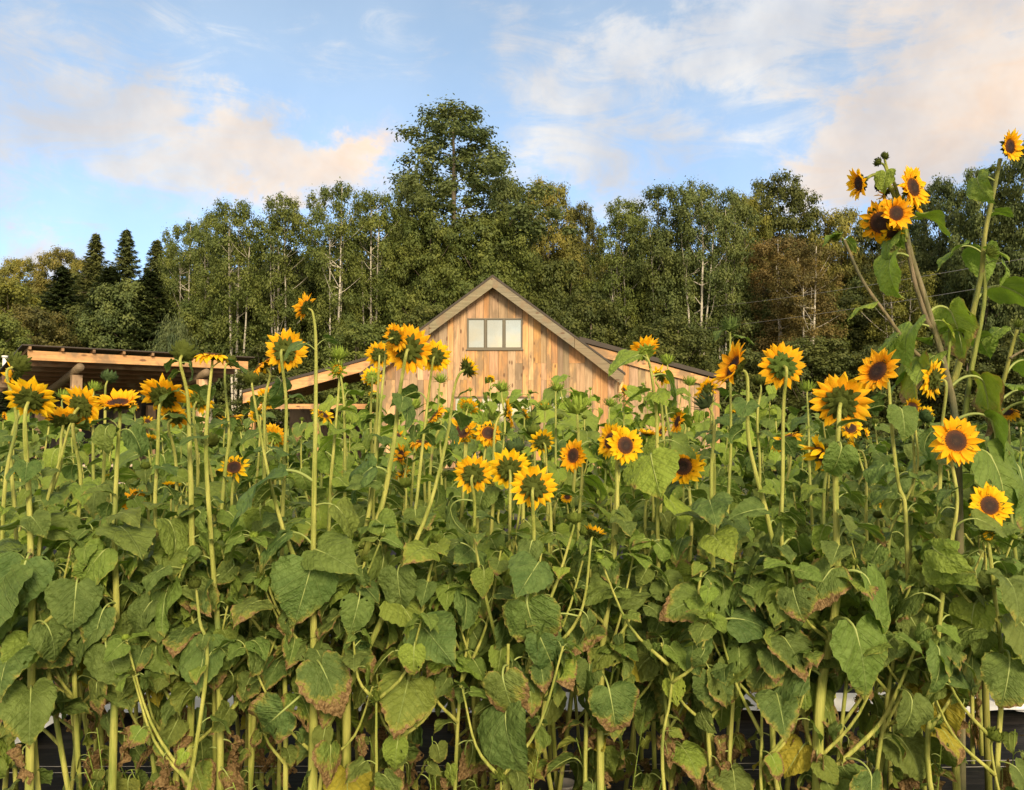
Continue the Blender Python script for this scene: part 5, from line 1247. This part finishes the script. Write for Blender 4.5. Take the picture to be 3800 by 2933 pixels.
        q = Quaternion((0, 0, 1), R(a)) @ Quaternion((1, 0, 0), sfr.gauss(0, .2))
        s *= .8; col = (col[0], col[1] + .22, col[2])
        inst('leaf', sfr.choice(ms), root, p - base, q, (s, s, s), col)
giant()

# ------------------------------------------------------------------ leafy plants without a bloom, row by row
rows = [('front', 2.35, 2.75, 20, 2050, 13, .15, 13), ('second', 2.95, 3.6, 26, 1800, 13, .15, 21), ('third', 3.8, 4.6, 34, 1610, 15, .165, 33), ('fourth', 4.8, 5.8, 36, 1570, 15, .18, 41), ('rear', 6.2, 7.6, 36, 1540, 14, .20, 57)]
for (rn, z0, z1, n, ytop, nl, sz, sd) in rows:
    rnd = random.Random(sd); xs = [(-140 + 4080 * (i + .5) / n) + rnd.uniform(-.3, .3) * 4080 / n for i in range(n)]
    for i, x in enumerate(xs):
        Z = rnd.uniform(z0, z1); yt = ytop + rnd.uniform(-80, 70); lime = 0.0
        if rn in ('fourth', 'rear'):
            if 1150 < x < 2950: yt -= 62 if rn == 'fourth' else 66; lime = .42
            elif x > 3050: yt += 80
            elif x < 1000: yt -= 15
        xb = x + rnd.uniform(-1, 1) * (190 if Z < 3.8 else 80); w = [P(x, yt, Z), P((x * 2 + xb) / 3 + rnd.uniform(-25, 25), yt + 220, Z), P(xb, yt + 700 * 3 / Z, Z)]
        bx = w[-1].x; base = Vector((bx, Z, 0)); w = [p for p in w if p.z > .12] + [base]
        root = thing('sunflower', base, ('leafy sunflower with one small bloom, %s from the left in the %s row' if (rb2 := rn in ('third', 'fourth') and i % 4 == 1) else 'leafy sunflower without open bloom, %s from the left in the %s row') % (ORD[i], rn), 'sunflower', 'leafy sunflower plants in rows')
        dp = catmull(w, 5); a_ = rnd.uniform(0, 6.28)
        if rb2: w[0].z += .05; dp = catmull(w, 5); h, sc = head(root, base, w[0], rnd.choice((190, 230, 270)) / Z, (math.cos(a_), math.sin(a_), rnd.uniform(.2, .8)), rnd.choice(('fwd', 'rag', 'back', 'half')), Z, MIDG)
        else: h, sc = head(root, base, w[0], rnd.choice((36, 44, 52)) * 2.6 / Z, (rnd.uniform(-.3, .3), rnd.uniform(-.3, .2), 1), rnd.choice(('bud', 'young', 'young')), Z, LIME if lime else MIDG)
        paths = [([p - base for p in dp], .0038, .0095 if Z < 4 else .0075)]
        if Z < 4.9: paths += side_shoots(root, base, dp, Z, rnd.choice((1, 2, 3)) if Z < 3.9 else 1, yt + 60, lime, sz)
        inst('stem', stem_mesh(paths), root)
        dress(root, base, dp, Z, w[0].z - .02, .14 if Z < 4 else max(.35, w[0].z - 1.0), nl, sz, lime)

# ------------------------------------------------------------------ small things between the stems
for (y, lab) in [(2845, 'thin taut string running across the bed above the black fabric, upper one'), (2868, 'thin taut string running across the bed, just under the upper one')]:
    Z = 3.05 if y < 2850 else 3.12; m = MB(); a, b = P(-100, y, Z), P(3900, y - 25, Z)
    m.tube([a.lerp(b, t / 12) + Vector((0, 0, -.008 * math.sin(t / 12 * math.pi))) for t in range(13)], .0011, 5)
    tag(m.build('string', M_wire), lab, 'string', 'strings across the bed')
pc = P(2095, 2905, 3.15); m = MB(); h = max(.06, pc.z); NA = 28; vs = []
for r_, z_ in [(.034, 0), (.041, h - .012), (.045, h - .012), (.045, h), (.039, h), (.036, h - .008), (.0, h - .008)]:
    for k in range(NA): vs.append((pc.x + r_ * math.cos(2 * math.pi * k / NA), pc.y + r_ * math.sin(2 * math.pi * k / NA), z_))
m.add(vs, [(i * NA + k, i * NA + (k + 1) % NA, (i + 1) * NA + (k + 1) % NA, (i + 1) * NA + k) for i in range(6) for k in range(NA)], smooth=True)
tag(m.build('plastic_pot', simple('grey_plastic', (.22, .20, .19), .5)), 'small grey round plastic pot at the bottom edge right of centre', 'pot')
# low weeds with small leaves among the stem feet
def weed(x, y, Z, label, s=1.0, seed=0):
    rnd = random.Random(seed); top = P(x, y, Z); base = Vector((top.x, Z, 0)); root = thing('weed', base, label, 'weed', 'low weeds between the stems')
    paths = []
    for k in range(5):
        a = rnd.uniform(0, 6.28); L_ = max(.15, top.z) * rnd.uniform(.7, 1.15); e = base + Vector((math.cos(a) * .13 * s, math.sin(a) * .1, L_))
        d = catmull([e, base.lerp(e, .5) + Vector((math.cos(a + 1) * .03, 0, .02)), base], 5); paths.append(([p - base for p in d], .0015, .003))
        for i in range(9):
            add_leaf(root, base, d, e.z * (.15 + .82 * i / 8), i * 2.4 + a, .05 * s * rnd.uniform(.6, 1.3), LF_D + LF_S, (rnd.uniform(0, .5), rnd.uniform(0, .3), rnd.uniform(0, .3)))
    inst('stem', stem_mesh(paths), root, color=(.6, .8, .5))
for i, (x, y, Z, lab) in enumerate([(610, 2640, 2.6, 'small-leaved weed at the lower left between two thick stems'), (520, 2760, 2.5, 'ragged low weed at the lower left'), (950, 2780, 2.5, 'thin pale weed left of the thick stem of the tallest sunflower'),
                                    (1060, 2820, 2.4, 'curly weed at the foot of the tallest sunflower'), (1560, 2730, 2.5, 'pale low weed at the bottom left of centre'), (1960, 2840, 2.4, 'chewed pale weed at the bottom centre'),
                                    (2330, 2700, 2.5, 'bushy weed at the lower right of centre'), (2560, 2790, 2.4, 'low weed left of the thick right-hand stem'), (2980, 2830, 2.4, 'low weed at the bottom right of centre'), (3350, 2760, 2.5, 'weed with yellowing leaves at the lower right'), (3760, 2620, 2.4, 'weed at the lower right corner')]):
    weed(x, y, Z, lab, 1.25, 60 + i)
